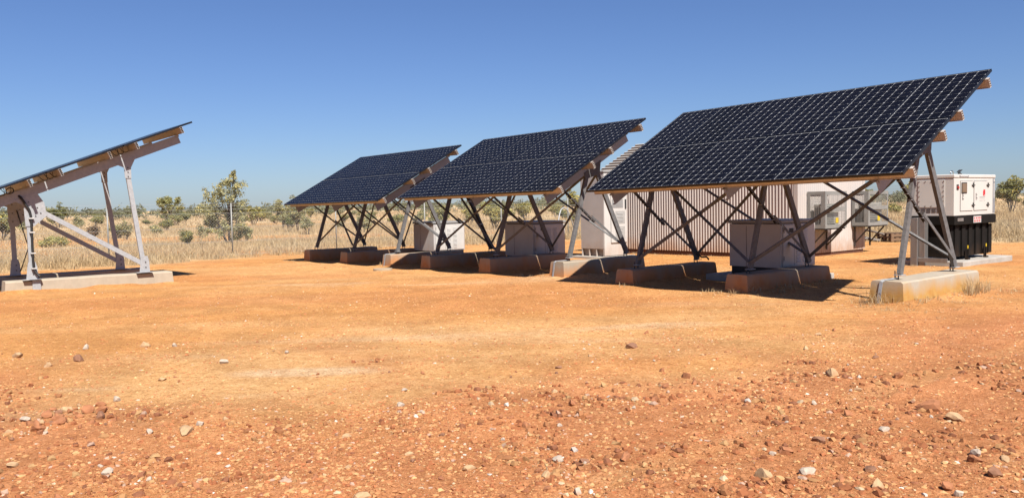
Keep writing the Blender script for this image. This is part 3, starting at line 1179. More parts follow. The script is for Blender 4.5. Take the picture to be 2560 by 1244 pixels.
# ------------------------------------------------------------------ caged air conditioners on the shed wall
def ac_cage(y0, w, d, z0, z1, label):
    x0 = SX1 + 0.03
    x1 = x0 + d
    y1 = y0 + w
    o = empty("air_conditioner_cage", (x0, (y0 + y1) / 2, z0))
    tag(o, label, "cage", "steel cages on the shed wall")
    loc = Vector(o.location)
    T = Matrix.Translation(-loc)

    def put(mb, name, mat, par=None):
        q = mb.build(name, mat, par or o)
        if par is None:
            q.matrix_parent_inverse = T
        return q
    s = 0.075
    fb = MB()
    t = 0.008
    # sheet frames of the two visible faces, with window openings
    H = z1 - z0
    # side face (normal -y)
    fb.box((x0, y0, z0), (x1, y0 + t, z0 + 0.10))
    fb.box((x0, y0, z1 - 0.09), (x1, y0 + t, z1))
    fb.box((x0, y0, z0 + 0.10), (x0 + 0.09, y0 + t, z1 - 0.09))
    fb.box((x1 - 0.13, y0, z0 + 0.10), (x1, y0 + t, z1 - 0.09))
    # front face (normal +x)
    yy0 = y0 + t
    fb.box((x1 - t, yy0, z0), (x1, y1, z0 + 0.10))
    fb.box((x1 - t, yy0, z1 - 0.10), (x1, y1, z1))
    fb.box((x1 - t, yy0, z0 + 0.46), (x1, y1 - 0.06, z0 + 0.57))
    fb.box((x1 - t, yy0, z0 + 0.10), (x1, yy0 + 0.07, z0 + 0.46))
    fb.box((x1 - t, yy0, z0 + 0.57), (x1, yy0 + 0.07, z1 - 0.10))
    fb.box((x1 - t, y1 - 0.06, z0 + 0.10), (x1, y1, z1 - 0.10))
    # far side and top, bottom rails
    fb.box((x0, y1 - t, z0), (x1 - t, y1, z0 + 0.08))
    fb.box((x0, y1 - t, z1 - 0.08), (x1 - t, y1, z1))
    fb.box((x0, y0 + t, z1 - t), (x0 + 0.06, y1 - t, z1))
    put(fb, "cage_frame", M['cage'])
    r = 0.0022

    def grid(name, pts_u, pts_v, f):
        g = MB()
        u0, u1 = pts_u
        v0, v1 = pts_v
        k = u0
        while k < u1:
            a, c_ = f(k, v0), f(k, v1)
            g.bar(a, c_, (1, 1, 0), 2 * r, 2 * r)
            k += 0.042
        k = v0
        while k < v1:
            a, c_ = f(u0, k), f(u1, k)
            g.bar(a, c_, (0, 0, 1), 2 * r, 2 * r)
            k += 0.042
        put(g, name, M['cage'])
    grid("mesh_panel", (x0 + 0.08, x1 - 0.12), (z0 + 0.09, z1 - 0.08), lambda u, v: Vector((u, y0 + 0.014, v)))
    grid("mesh_panel", (y0 + 0.07, y1 - 0.05), (z0 + 0.09, z1 - 0.09), lambda u, v: Vector((x1 - 0.014, u, v)))
    grid("mesh_panel", (x0 + 0.02, x1 - 0.02), (z0 + 0.07, z1 - 0.07), lambda u, v: Vector((u, y1 - 0.014, v)))
    grid("mesh_panel", (x0 + 0.02, x1 - 0.02), (y0 + 0.02, y1 - 0.02), lambda u, v: Vector((u, v, z1 - 0.012)))
    # sticker
    put(MB().box((x1 + 0.001, y0 + 0.52, z0 + 0.14), (x1 + 0.004, y0 + 0.66, z0 + 0.28)), "warning_sticker", M['yellow'])
    # floor tray and struts
    put(MB().box((x0, y0 + 0.02, z0 - 0.035), (x1 - 0.03, y1 - 0.02, z0 - 0.003)), "tray", M['galv_dark'])
    for yq in (y0 + 0.12, y1 - 0.16):
        st = MB()
        st.box((x0, yq, z0 - 0.62), (x0 + 0.035, yq + 0.04, z0 - 0.036))
        st.bar((x0 + 0.03, yq + 0.02, z0 - 0.50), (x1 - 0.06, yq + 0.02, z0 - 0.05), (0, 1, 0), 0.035, 0.035)
        put(st, "bracket", M['galv_dark'])
    # air conditioner inside
    a = empty("air_conditioner", (x0 + 0.26, (y0 + y1) / 2, z0))
    tag(a, "cream air conditioner inside the cage " + label.split("the one ")[1], "air conditioner", "air conditioners in cages")
    T2 = Matrix.Translation(-Vector(a.location))

    def put2(mb, name, mat):
        q = mb.build(name, mat, a)
        q.matrix_parent_inverse = T2
        return q
    put2(MB().bbox((x0 + 0.10, y0 + 0.16, z0 + 0.012), (x0 + 0.42, y1 - 0.22, z0 + 0.66), 0.012), "case", M['acbody'])
    g = MB()
    for k in range(10):
        g.box((x0 + 0.421, y0 + 0.24, z0 + 0.10 + 0.05 * k), (x0 + 0.427, y0 + 0.62, z0 + 0.125 + 0.05 * k))
    put2(g, "grille", M['acdark'])
    for k in range(4):
        put2(MB().box((x0 + 0.15 + 0.06 * k, y0 + 0.154, z0 + 0.12), (x0 + 0.18 + 0.06 * k, y0 + 0.159, z0 + 0.58)), "side_slot", M['acdark'])
    return o


ac_cage(9.50, 1.10, 0.54, 0.655, 1.655, "grey mesh cage on the shed wall, the one nearer the corner")
ac_cage(11.86, 1.15, 0.50, 0.655, 1.655, "grey mesh cage on the shed wall, the one at the far end")


# ------------------------------------------------------------------ cabinets
def low_cabinet(x0, x1, y0, y1, ztop, label, zbase):
    o = empty("battery_cabinet", ((x0 + x1) / 2, (y0 + y1) / 2, zbase))
    tag(o, label, "cabinet", "low beige battery cabinets behind the arrays")
    T = Matrix.Translation(-Vector(o.location))

    def put(mb, name, mat, par=None):
        q = mb.build(name, mat, par or o)
        if par is None:
            q.matrix_parent_inverse = T
        return q
    zb = zbase + 0.20
    put(MB().bbox((x0, y0, zb), (x1, y1, ztop - 0.075), 0.008), "body", M['beige'])
    put(MB().box((x0 + 0.03, y0 + 0.03, ztop - 0.0755), (x1 - 0.03, y1 - 0.03, ztop - 0.062)), "lid_gap", M['shadeseam'])
    put(MB().bbox((x0 - 0.025, y0 - 0.025, ztop - 0.062), (x1 + 0.025, y1 + 0.025, ztop), 0.012), "lid", M['lid'])
    put(MB().box((x0 + 0.03, y0 + 0.03, zbase + 0.03), (x1 - 0.03, y1 - 0.03, zb)), "plinth", M['plinth'])
    d = put(MB().box((x1, y0 + 0.06, zb + 0.03), (x1 + 0.014, y1 - 0.05, ztop - 0.10)), "door", M['white'])
    for col_ in (0.42, 0.62):
        for k in range(16):
            z = zb + 0.09 + k * (ztop - zb - 0.26) / 16
            yy = y0 + (y1 - y0) * col_
            lv = MB()
            lv.poly([(x1 + 0.0145, yy, z), (x1 + 0.030, yy, z + 0.002), (x1 + 0.0145, yy, z + 0.022)], (0, 0.13, 0))
            q = lv.build("louvre", M['white'], d)
            q.matrix_parent_inverse = Matrix.Identity(4)
    sm_ = MB()
    sm_.box((x1 + 0.0145, y0 + (y1 - y0) * 0.36, zb + 0.04), (x1 + 0.016, y0 + (y1 - y0) * 0.36 + 0.006, ztop - 0.11))
    put(sm_, "door_seam", M['shadeseam'])
    for hz in (zb + 0.14, ztop - 0.24):
        put(MB().tube([(x1 + 0.022, y0 + 0.075, hz), (x1 + 0.022, y0 + 0.075, hz + 0.08)], 0.010, 6), "hinge", M['lid'])
    put(MB().box((x0 + 0.34 * (x1 - x0), y0 - 0.004, zb + 0.03), (x0 + 0.34 * (x1 - x0) + 0.006, y0 - 0.001, ztop - 0.11)), "panel_seam", M['shadeseam'])
    hd = put(MB().box((x1 + 0.0145, y0 + 0.26, ztop - 0.24), (x1 + 0.026, y0 + 0.38, ztop - 0.16)), "latch", M['plinth'])
    return o


def slab(x0, x1, y0, y1, z, label):
    o = MB().bbox((x0, y0, z - 0.25), (x1, y1, z), 0.012).build("concrete_slab", M['padconc'])
    tag(o, label, "slab")
    return o


low_cabinet(1.50, 2.64, 2.40, 3.56, 1.095, "low beige cabinet under the nearest solar array", 0.0)
slab(1.0, 2.85, 2.30, 3.9, 0.028, "concrete slab under the low cabinet beneath the nearest array")
low_cabinet(-6.02, -4.87, 2.81, 3.94, 1.03, "low beige cabinet in shade under the middle solar array", -0.08)
slab(-6.2, -4.7, 2.65, 4.1, -0.052, "concrete slab under the low cabinet beneath the middle array")
low_cabinet(-11.30, -10.15, 3.29, 4.47, 0.98, "low cabinet with sunlit white louvred door between the middle and farthest arrays", -0.13)
slab(-11.5, -9.95, 3.1, 4.65, -0.102, "concrete slab under the cabinet with the sunlit white door")

# tall outdoor cabinet
tx0, tx1, ty0, ty1 = -7.06, -6.08, 6.63, 7.60
tz0, tz1 = -0.115, 2.36
tall = empty("equipment_cabinet", ((tx0 + tx1) / 2, (ty0 + ty1) / 2, gz(-6.5)))
tag(tall, "tall white equipment cabinet with vented door, left of the corrugated shed", "cabinet")
TT = Matrix.Translation(-Vector(tall.location))


def tput(mb, name, mat, par=None):
    q = mb.build(name, mat, par or tall)
    if par is None:
        q.matrix_parent_inverse = TT
    return q


tput(MB().bbox((tx0, ty0, tz0 + 0.20), (tx1, ty1, tz1), 0.01), "body", M['beige'])
tput(MB().bbox((tx0 - 0.02, ty0 - 0.02, tz1 + 0.002), (tx1 + 0.04, ty1 + 0.02, tz1 + 0.06), 0.012), "roof", M['lid'])
bs = MB()
bs.box((tx0, ty0 + 0.10, tz0 - 0.1), (tx1, ty1, tz0 + 0.195))
tput(bs, "plinth_core", M['beige'])
for k in range(4):
    xx = tx0 + 0.02 + k * (tx1 - tx0 - 0.06) / 3
    tput(MB().box((xx, ty0 + 0.005, tz0 - 0.02), (xx + 0.03, ty0 + 0.098, tz0 + 0.195)), "plinth_fin", M['white'])
tput(MB().box((tx0, ty0, tz0 - 0.1), (tx1, ty0 + 0.098, tz0 - 0.022)), "plinth_rail", M['white'])
fr = tput(MB().box((tx1 + 0.001, ty0 + 0.004, tz0), (tx1 + 0.02, ty1 - 0.004, tz1 - 0.02)), "door_panel", M['white'])
dr = tput(MB().bbox((tx1 + 0.0205, ty0 + 0.27, tz0 + 0.38), (tx1 + 0.06, ty1 - 0.03, tz1 - 0.10), 0.006), "door", M['white'])
for k, zc in enumerate((0.56, 1.02, 1.86)):
    v = tput(MB().box((tx1 + 0.0605, ty0 + 0.44, zc - 0.19), (tx1 + 0.064, ty1 - 0.12, zc + 0.19)), "vent_panel", M['vent'], dr)
    v.matrix_parent_inverse = Matrix.Identity(4)
    for j in range(7):
        z = zc - 0.14 + j * 0.042
        lv = MB()
        lv.poly([(tx1 + 0.0645, ty0 + 0.50, z), (tx1 + 0.074, ty0 + 0.50, z + 0.002), (tx1 + 0.0645, ty0 + 0.50, z + 0.02)], (0, 0.26, 0))
        tput(lv, "louvre", M['vent'], dr)
wv = tput(MB().box((tx1 + 0.0605, ty0 + 0.30, 1.31), (tx1 + 0.066, ty1 - 0.20, 1.57)), "display_window", M['lid'], dr)
hv = tput(MB().box((tx1 + 0.0605, ty1 - 0.12, 1.28), (tx1 + 0.085, ty1 - 0.075, 1.56)), "handle", M['plinth'], dr)
slab(-7.3, -5.9, 6.45, 7.8, -0.135, "low concrete base under the tall white cabinet")

# ------------------------------------------------------------------ generator set
gx0, gx1, gy0, gy1 = 2.40, 3.35, 7.98, 10.15
gen = empty("generator", ((gx0 + gx1) / 2, (gy0 + gy1) / 2, 0.03))
tag(gen, "white and black diesel generator on a concrete pad at the right", "generator")
GT = Matrix.Translation(-Vector(gen.location))


def gput(mb, name, mat, par=None, sm=False):
    q = mb.build(name, mat, par or gen, sm)
    if par is None:
        q.matrix_parent_inverse = GT
    return q


canopy = gput(MB().bbox((gx0, gy0, 1.022), (gx1, gy1, 1.86), 0.012), "canopy", M['genwhite'])
gput(MB().bbox((gx0 - 0.012, gy0 - 0.012, 1.862), (gx1 + 0.012, gy1 + 0.012, 1.945), 0.016), "canopy_top", M['genwhite'])
gput(MB().bbox((gx0 - 0.02, gy0 - 0.02, 0.825), (gx1 + 0.02, gy1 + 0.02, 1.02), 0.008), "base_frame", M['genblack'])
tank = gput(MB().bbox((gx0 + 0.06, gy0 + 0.05, 0.10), (gx1 - 0.09, gy1 - 0.10, 0.823), 0.01), "fuel_tank", M['genblack'])
for k in range(6):
    yy = gy0 + 0.18 + k * 0.36
    gput(MB().box((gx1 - 0.089, yy, 0.12), (gx1 - 0.055, yy + 0.17, 0.80)), "tank_rib", M['genblack'], tank)
for yy in (gy0 + 0.69, gy0 + 1.68):
    ft = gput(MB().box((gx1 - 0.029, yy - 0.07, 0.03), (gx1 + 0.035, yy + 0.07, 0.06)).box((gx1 - 0.029, yy - 0.06, 0.061), (gx1 - 0.015, yy + 0.06, 0.26)), "foot", M['genblack'])
    gput(MB().tube([(gx1 + 0.005, yy, 0.06), (gx1 + 0.005, yy, 0.30)], 0.012, 8), "jacking_bolt", M['genblack'], ft)
    gput(MB().tube([(gx1 + 0.005, yy, 0.28), (gx1 + 0.005, yy, 0.35)], 0.016, 8), "bolt_cap", M['yellow'], ft)
for xx in (gx0 + 0.08,):
    for yy in (gy0 + 0.2, gy1 - 0.3):
        gput(MB().box((xx, yy, 0.03), (xx + 0.12, yy + 0.1, 0.10)), "foot", M['genblack'])
# doors on the lit long side
X = gx1 + 0.001
for (y0, y1) in ((8.27, 8.90), (8.98, 9.70)):
    dd = gput(MB().bbox((X, y0, 1.13), (X + 0.014, y1, 1.79), 0.004), "door", M['genwhite'])
    seam = MB()
    for (a, c_) in (((X, y0 - 0.010, 1.12), (X + 0.003, y0 - 0.002, 1.80)), ((X, y1 + 0.002, 1.12), (X + 0.003, y1 + 0.010, 1.80)),
                    ((X, y0 - 0.002, 1.793), (X + 0.003, y1 + 0.002, 1.80)), ((X, y0 - 0.002, 1.12), (X + 0.003, y1 + 0.002, 1.127))):
        seam.box(a, c_)
    gput(seam, "door_seam", M['shadeseam'])
    for zz in (1.25, 1.70):
        h_ = MB()
        h_.box((X + 0.0145, y1 - 0.075, zz - 0.012), (X + 0.034, y1 + 0.075, zz + 0.012))
        h_.box((X + 0.0145, y1 - 0.014, zz - 0.055), (X + 0.036, y1 + 0.014, zz + 0.055))
        gput(h_, "latch", M['print'], dd)
    # illegible printed mark
    pm = MB()
    r_ = random.Random(int(y0 * 10))
    z = 1.37
    while z < 1.52:
        hh = r_.uniform(0.008, 0.02)
        wd = r_.uniform(0.05, 0.10)
        pm.box((X + 0.0142, y0 + 0.06, z), (X + 0.0148, y0 + 0.06 + wd, z + hh))
        z += hh + r_.uniform(0.006, 0.012)
    gput(pm, "printed_mark", M['print'], dd)
    if y0 < 8.5:
        w = MB().bbox((X + 0.0142, y0 + 0.02, 1.52), (X + 0.024, y0 + 0.30, 1.765), 0.008)
        wo = gput(w, "window_frame", M['print'], dd)
        gput(MB().bbox((X + 0.0242, y0 + 0.045, 1.545), (X + 0.028, y0 + 0.275, 1.74), 0.003), "window_pane", M['glass'], dd)
    else:
        lg = MB()
        lg.box((X + 0.0142, y0 + 0.46, 1.455), (X + 0.0146, y0 + 0.58, 1.60))
        gput(lg, "red_logo", M['red'], dd)
        gput(MB().box((X + 0.0147, y0 + 0.458, 1.575), (X + 0.015, y0 + 0.50, 1.59)).box((X + 0.0147, y0 + 0.52, 1.468), (X + 0.015, y0 + 0.582, 1.481)), "logo_cut", M['white'], dd)
        tx = MB()
        for k in range(9):
            tx.box((X + 0.0142, y0 + 0.27 + k * 0.034, 1.412), (X + 0.0146, y0 + 0.294 + k * 0.034, 1.436))
        tx.box((X + 0.0142, y0 + 0.27, 1.375), (X + 0.0146, y0 + 0.57, 1.380))
        tx.box((X + 0.0142, y0 + 0.27, 1.336), (X + 0.0146, y0 + 0.44, 1.343))
        tx.box((X + 0.0142, y0 + 0.50, 1.336), (X + 0.0146, y0 + 0.58, 1.343))
        gput(tx, "logo_lettering", M['greyprint'], dd)
gput(MB().box((X, 8.08, 1.60), (X + 0.008, 8.18, 1.72)), "stop_button_plate", M['print'])
gput(MB().tube([(X + 0.008, 8.13, 1.65), (X + 0.03, 8.13, 1.65)], 0.03, 10), "stop_button", M['lampred'])
gput(MB().box((X + 0.012, 8.20, 1.885), (X + 0.016, 8.66, 1.925)), "name_plate_border", M['greyprint'])
gput(MB().box((X + 0.0162, 8.24, 1.892), (X + 0.018, 8.62, 1.918)), "name_plate", M['white'])
gput(MB().box((X, 10.02, 1.06), (X + 0.006, 10.135, 1.85)), "side_banner", M['greyprint'])
bl = MB()
for k in range(11):
    bl.box((X + 0.0062, 10.05, 1.40 + k * 0.032), (X + 0.0072, 10.105, 1.422 + k * 0.032))
bl.box((X + 0.0062, 10.045, 1.79), (X + 0.0072, 10.11, 1.835))
gput(bl, "banner_lettering", M['white'])
sg = gput(MB().box((gx1 + 0.0205, 8.92, 0.852), (gx1 + 0.024, 9.33, 1.0)), "danger_sign", M['white'])
sl_ = MB()
for row in range(2):
    yy = 8.945
    k = 0
    while yy < 9.30:
        wv_ = (0.022, 0.016, 0.028)[k % 3]
        if (k + row) % 4 != 3:
            sl_.box((gx1 + 0.0242, yy, 0.868 + row * 0.066), (gx1 + 0.0248, yy + wv_, 0.915 + row * 0.066))
        yy += wv_ + 0.010
        k += 1
gput(sl_, "sign_lettering", M['red'], sg)
pl = gput(MB().box((gx1 + 0.0205, 8.10, 0.905), (gx1 + 0.024, 8.40, 0.975)), "rating_plate", M['stainless'])
# shaded end: riveted panel and slots
Y = gy0 - 0.001
ap = gput(MB().bbox((gx0 + 0.16, Y - 0.012, 1.22), (gx1 - 0.20, Y, 1.83), 0.004), "access_panel", M['genwhite'])
for (xx, zz) in [(gx0 + 0.19 + i * 0.135, z) for i in range(5) for z in (1.25, 1.80)] + [(x_, 1.25 + j * 0.11) for x_ in (gx0 + 0.19, gx1 - 0.23) for j in range(1, 5)]:
    gput(MB().tube([(xx, Y - 0.0125, zz), (xx, Y - 0.022, zz)], 0.012, 6), "rivet", M['stainless'], ap)
for i in range(4):
    for j in range(4):
        gput(MB().box((gx0 + 0.23 + i * 0.115, Y - 0.004, 1.10 + j * 0.026), (gx0 + 0.325 + i * 0.115, Y, 1.114 + j * 0.026)), "vent_slot", M['print'])
# lifting ring and exhaust flap on top
rg = [(gx1 - 0.10, gy0 + 0.10 + 0.075 * math.cos(a), 1.946 + 0.075 * math.sin(a)) for a in np.linspace(0, math.pi, 10)]
gput(MB().tube(rg, 0.011, 6), "lifting_ring", M['chrome'], None, True)
ex_ = MB().tube([(gx0 + 0.35, gy1 - 0.5, 1.946), (gx0 + 0.35, gy1 - 0.5, 2.02)], 0.035, 8)
ex_.bar((gx0 + 0.35, gy1 - 0.55, 2.03), (gx0 + 0.35, gy1 - 0.42, 2.08), (0, 0, 1), 0.08, 0.012)
ex_.box((gx0 + 0.33, gy1 - 0.44, 1.946), (gx0 + 0.37, gy1 - 0.40, 2.0))
gput(ex_, "exhaust_flap", M['plinth'])

# stainless cable cover beside the generator
cc = empty("cable_cover", (2.64, 7.84, gz(2.6)))
tag(cc, "stainless steel cable cover standing against the generator's shaded end", "cable cover")
CT = Matrix.Translation(-Vector(cc.location))
for mb, nm in ((MB().bbox((2.50, 7.74, gz(2.6) - 0.05), (2.655, 7.955, 0.99), 0.004), "case"),
               (MB().bbox((2.656, 7.79, gz(2.6) - 0.05), (2.80, 7.955, 0.99), 0.004), "duct"),
               (MB().bbox((2.657, 7.765, 0.0), (3.30, 7.79, 0.10), 0.004), "floor_trunking")):
    q = mb.build(nm, M['stainless'], cc)
    q.matrix_parent_inverse = CT
pad = slab(2.30, 3.60, 7.86, 10.55, 0.03, "pale concrete pad under the generator")

# ------------------------------------------------------------------ pallets, offcuts, pit lid
def pallet(x, y, z, rz, label):
    o = empty("timber_pallet", (x, y, z), rz)
    tag(o, label, "pallet", "timber pallets lying by the far fence")
    for k in range(7):
        xx = -0.6 + k * 0.183
        MB().box((xx, -0.5, 0.122), (xx + 0.10, 0.5, 0.142)).build("deck_board", M['timber'], o)
    for k in range(3):
        yy = -0.5 + k * 0.455
        MB().box((-0.6, yy, 0.022), (0.6, yy + 0.09, 0.12)).build("bearer", M['timber'], o)
    for k in range(3):
        xx = -0.6 + k * 0.55
        MB().box((xx, -0.5, 0.0), (xx + 0.10, 0.5, 0.02)).build("base_board", M['timber'], o)
    return o


pallet(-3.2, 19.0, gz(-3) + 0.02, 0.95, "lower timber pallet on the ground behind the generator")
pallet(-3.25, 19.03, gz(-3) + 0.165, 1.0, "upper timber pallet resting on the other behind the generator")
for k, (xa, ya, xb, yb, r, za, zb_) in enumerate(((-4.9, 17.9, -3.9, 18.9, 0.045, 0.30, 0.05), (-5.1, 18.2, -3.7, 18.5, 0.05, 0.22, 0.06), (-4.4, 18.6, -3.3, 18.0, 0.035, 0.45, 0.30))):
    o = MB().tube([(xa, ya, gz(xa) + za), ((xa + xb) / 2, (ya + yb) / 2 + 0.05, gz(xa) + (za + zb_) / 2), (xb, yb, gz(xa) + zb_)], r, 7).build("timber_pole", M['greytimber'], None, True)
    tag(o, ("longer grey pole leaning by the pallets beyond the shed", "thick grey pole lying flat beside the pallets", "thin grey pole propped across the others by the pallets")[k], "pole", "grey poles dumped by the pallets")
lidb = MB()
lidb.tube([(-8.27, 0.35, gz(-8.27) - 0.03), (-8.27, 0.35, gz(-8.27) + 0.035)], 0.26, 20)
lo = lidb.build("pit_lid", M['lidconc'])
tag(lo, "flat pale disc lying on the dirt in front of the farthest array's footings", "lid")

# ------------------------------------------------------------------ chain wire fence
def fence(p, d, n, step, h, label):
    o = empty("wire_fence", (p[0], p[1], gz(p[0])))
    tag(o, label, "fence", "wire fences round the yard")
    T = Matrix.Translation(-Vector(o.location))
    pts = []
    for k in range(n):
        x = p[0] + d[0] * step * k
        y = p[1] + d[1] * step * k
        z = gz(x)
        pts.append((x, y, z))
        q = MB().tube([(x, y, z - 0.1), (x, y, z + h)], 0.028, 8).build("post", M['cage'], o, True)
        q.matrix_parent_inverse = T
    for wz in (0.08, 0.62, 1.16, 1.72, 1.86, 1.98, 2.08):
        b = MB()
        for a, c_ in zip(pts[:-1], pts[1:]):
            b.bar((a[0], a[1], a[2] + wz), (c_[0], c_[1], c_[2] + wz), (0, 0, 1), 0.006, 0.006)
        q = b.build("wire", M['galv'], o)
        q.matrix_parent_inverse = T
    # chain link mesh
    b = MB()
    dv = Vector((d[0], d[1], 0))
    for a, c_ in zip(pts[:-1], pts[1:]):
        A_ = Vector(a)
        stp = 0.11
        m_ = int((step + 1.7) / stp)
        for k in range(m_):
            s0 = -1.7 + k * stp
            for sg in (1, -1):
                e0, e1 = (s0, s0 + 1.66) if sg == 1 else (s0 + 1.66, s0)
                t0, t1 = 0.0, 1.0
                lo_, hi_ = 0.0, step
                # clip in plan
                f0 = (lo_ - e0) / (e1 - e0)
                f1 = (hi_ - e0) / (e1 - e0)
                t0 = max(t0, min(f0, f1))
                t1 = min(t1, max(f0, f1))
                if t1 - t0 < 0.02:
                    continue
                pa = A_ + dv * (e0 + (e1 - e0) * t0) + Vector((0, 0, 0.06 + 1.66 * t0))
                pb = A_ + dv * (e0 + (e1 - e0) * t1) + Vector((0, 0, 0.06 + 1.66 * t1))
                ax = (pb - pa).normalized()
                u_ = Vector((-d[1], d[0], 0)) * 0.0016
                w_ = ax.cross(Vector((-d[1], d[0], 0))) * 0.0016
                b.add([pa - w_, pa + w_, pb + w_, pb - w_], [(0, 1, 2, 3)])
    q = b.build("chain_mesh", M['galv'], o)
    q.matrix_parent_inverse = T
    q["kind"] = "stuff"
    return o


fence((-20.78, -12.49), (0, 1), 9, 4.485, 2.1, "galvanised wire fence along the left of the yard, behind the arrays")
fence((-20.78, 23.41), (1, 0), 9, 4.485, 2.1, "galvanised wire fence along the back of the yard, beyond the generator")
# bent pipe stay by the fence
st = MB()
pts = [(-19.6, 16.9, gz(-19.6) - 0.05), (-19.9, 17.5, gz(-20) + 1.25), (-19.95, 17.65, gz(-20) + 1.48), (-19.98, 17.85, gz(-20) + 1.58), (-20.0, 18.1, gz(-20) + 1.50), (-20.02, 18.3, gz(-20) + 1.25), (-20.1, 18.9, gz(-20) - 0.05)]
so_ = st.tube(pts, 0.03, 8).build("pipe_hoop", M['galv'], None, True)
tag(so_, "bent galvanised pipe hoop by the fence, left of the tall cabinet", "pipe hoop")

# ------------------------------------------------------------------ trees and shrubs
def make_tree(seed, H, Wd, stems, leaf_n, leaf_s, clump, tint, lean=0.25, bare=0.3, droop=0.3):
    """returns (trunk mesh, crown mesh): stems that fork twice, leaf clusters round the twig ends"""
    rd = random.Random(seed)
    rg = np.random.default_rng(seed)
    tb = MB()
    tips = []

    def limb(p, d, ln, r, lvl):
        n = 4
        pts = [p.copy()]
        q = p.copy()
        dd = d.copy()
        for k in range(n):
            dd = (dd + Vector((rd.uniform(-1, 1), rd.uniform(-1, 1), rd.uniform(-0.5, 0.8))) * 0.22).normalized()
            q = q + dd * (ln / n)
            pts.append(q.copy())
        tb.tube(pts, r, 5 if lvl < 2 else 3, r * 0.55, False)
        if lvl >= 2:
            tips.append((pts[-1], ln))
            tips.append((pts[2], ln))
            return
        m = rd.randint(3, 4)
        for k in range(m):
            t = rd.uniform(0.45, 1.0)
            i = min(int(t * n), n)
            a = rd.uniform(0, 6.283)
            sp = Vector((math.cos(a), math.sin(a), rd.uniform(-0.1, 0.7)))
            nd = (dd * 0.55 + sp * rd.uniform(0.5, 0.9)).normalized()
            limb(pts[i], nd, ln * rd.uniform(0.5, 0.72), r * 0.55, lvl + 1)
        tips.append((pts[-1], ln * 0.6))
    for s_ in range(stems):
        a = 6.283 * s_ / stems + rd.uniform(-0.6, 0.6)
        d = Vector((math.cos(a) * lean, math.sin(a) * lean, 1)).normalized()
        limb(Vector((math.cos(a) * 0.05, math.sin(a) * 0.05, -0.12)), d, H * rd.uniform(0.42, 0.6), H * 0.016 + 0.012, 0)
    P = np.array([tuple(t[0]) for t in tips])
    # fit into the wanted height and spread
    hmax = P[:, 2].max() + clump
    wx = max(np.abs(P[:, 0]).max(), np.abs(P[:, 1]).max()) + clump
    sz = H / hmax
    sx = (Wd / 2) / wx
    P = P * np.array([sx, sx, sz])
    keep = P[:, 2] > bare * H * rg.uniform(0.6, 1.1, len(P))
    Pk = P[keep] if keep.sum() > 4 else P
    per = max(4, leaf_n // len(Pk))
    ctr = np.repeat(Pk, per, 0)
    csz = np.repeat(rg.uniform(0.55, 1.25, len(Pk)), per)[:, None]
    off = rg.normal(0, 1, ctr.shape)
    off /= np.maximum(np.linalg.norm(off, axis=1, keepdims=True), 1e-6)
    off *= rg.uniform(0, 1, (len(off), 1)) ** 0.45
    off *= np.array([clump, clump, clump * 0.62]) * csz
    ctr = ctr + off
    ctr[:, 2] = np.maximum(ctr[:, 2], 0.06)
    N = len(ctr)
    a = rg.normal(0, 1, (N, 3))
    a[:, 2] -= droop
    a /= np.linalg.norm(a, axis=1, keepdims=True)
    b_ = np.cross(a, rg.normal(0, 1, (N, 3)))
    b_ /= np.linalg.norm(b_, axis=1, keepdims=True)
    ls = leaf_s * rg.uniform(0.6, 1.4, (N, 1))
    v = np.stack([ctr - a * ls, ctr + b_ * ls * 0.42, ctr + a * ls, ctr - b_ * ls * 0.42], 1).reshape(-1, 3)
    f = np.arange(4 * N).reshape(-1, 4)
    base = np.array(tint)
    cl = np.repeat(rg.uniform(0.65, 1.3, len(Pk)), per)[:, None]
    c = base[None] * cl * rg.uniform(0.75, 1.25, (N, 1))
    yl = rg.random((N, 1)) < 0.12
    c = np.where(yl, c * np.array([1.7, 1.35, 0.9]), c)
    c = np.repeat(c, 4, 0)
    tm = np.array([tuple(p) for p in tb.v]) * np.array([sx, sx, sz])
    tb.v = [Vector(p) for p in tm]
    return tb.mesh("trunk", M['bark'], True), np_mesh("crown", v, f, M['leaf'], False, c)


OLIVE = (0.40, 0.39, 0.16)
GREY = (0.50, 0.48, 0.26)
DARK = (0.32, 0.335, 0.15)
YEL = (0.49, 0.45, 0.17)
BRN = (0.30, 0.21, 0.12)


def place_tree(name, protos, x, y, sx, sz, rz, label, cat, group=None, sink=0.0):
    tm, cm = protos
    o = empty(name, (x, y, float(ground_height(np.array([x]), np.array([y]))[0]) - sink), rz)
    o.scale = (sx, sx, sz)
    tag(o, label, cat, group)
    link("trunk", tm, o)
    link("crown", cm, o)
    return o


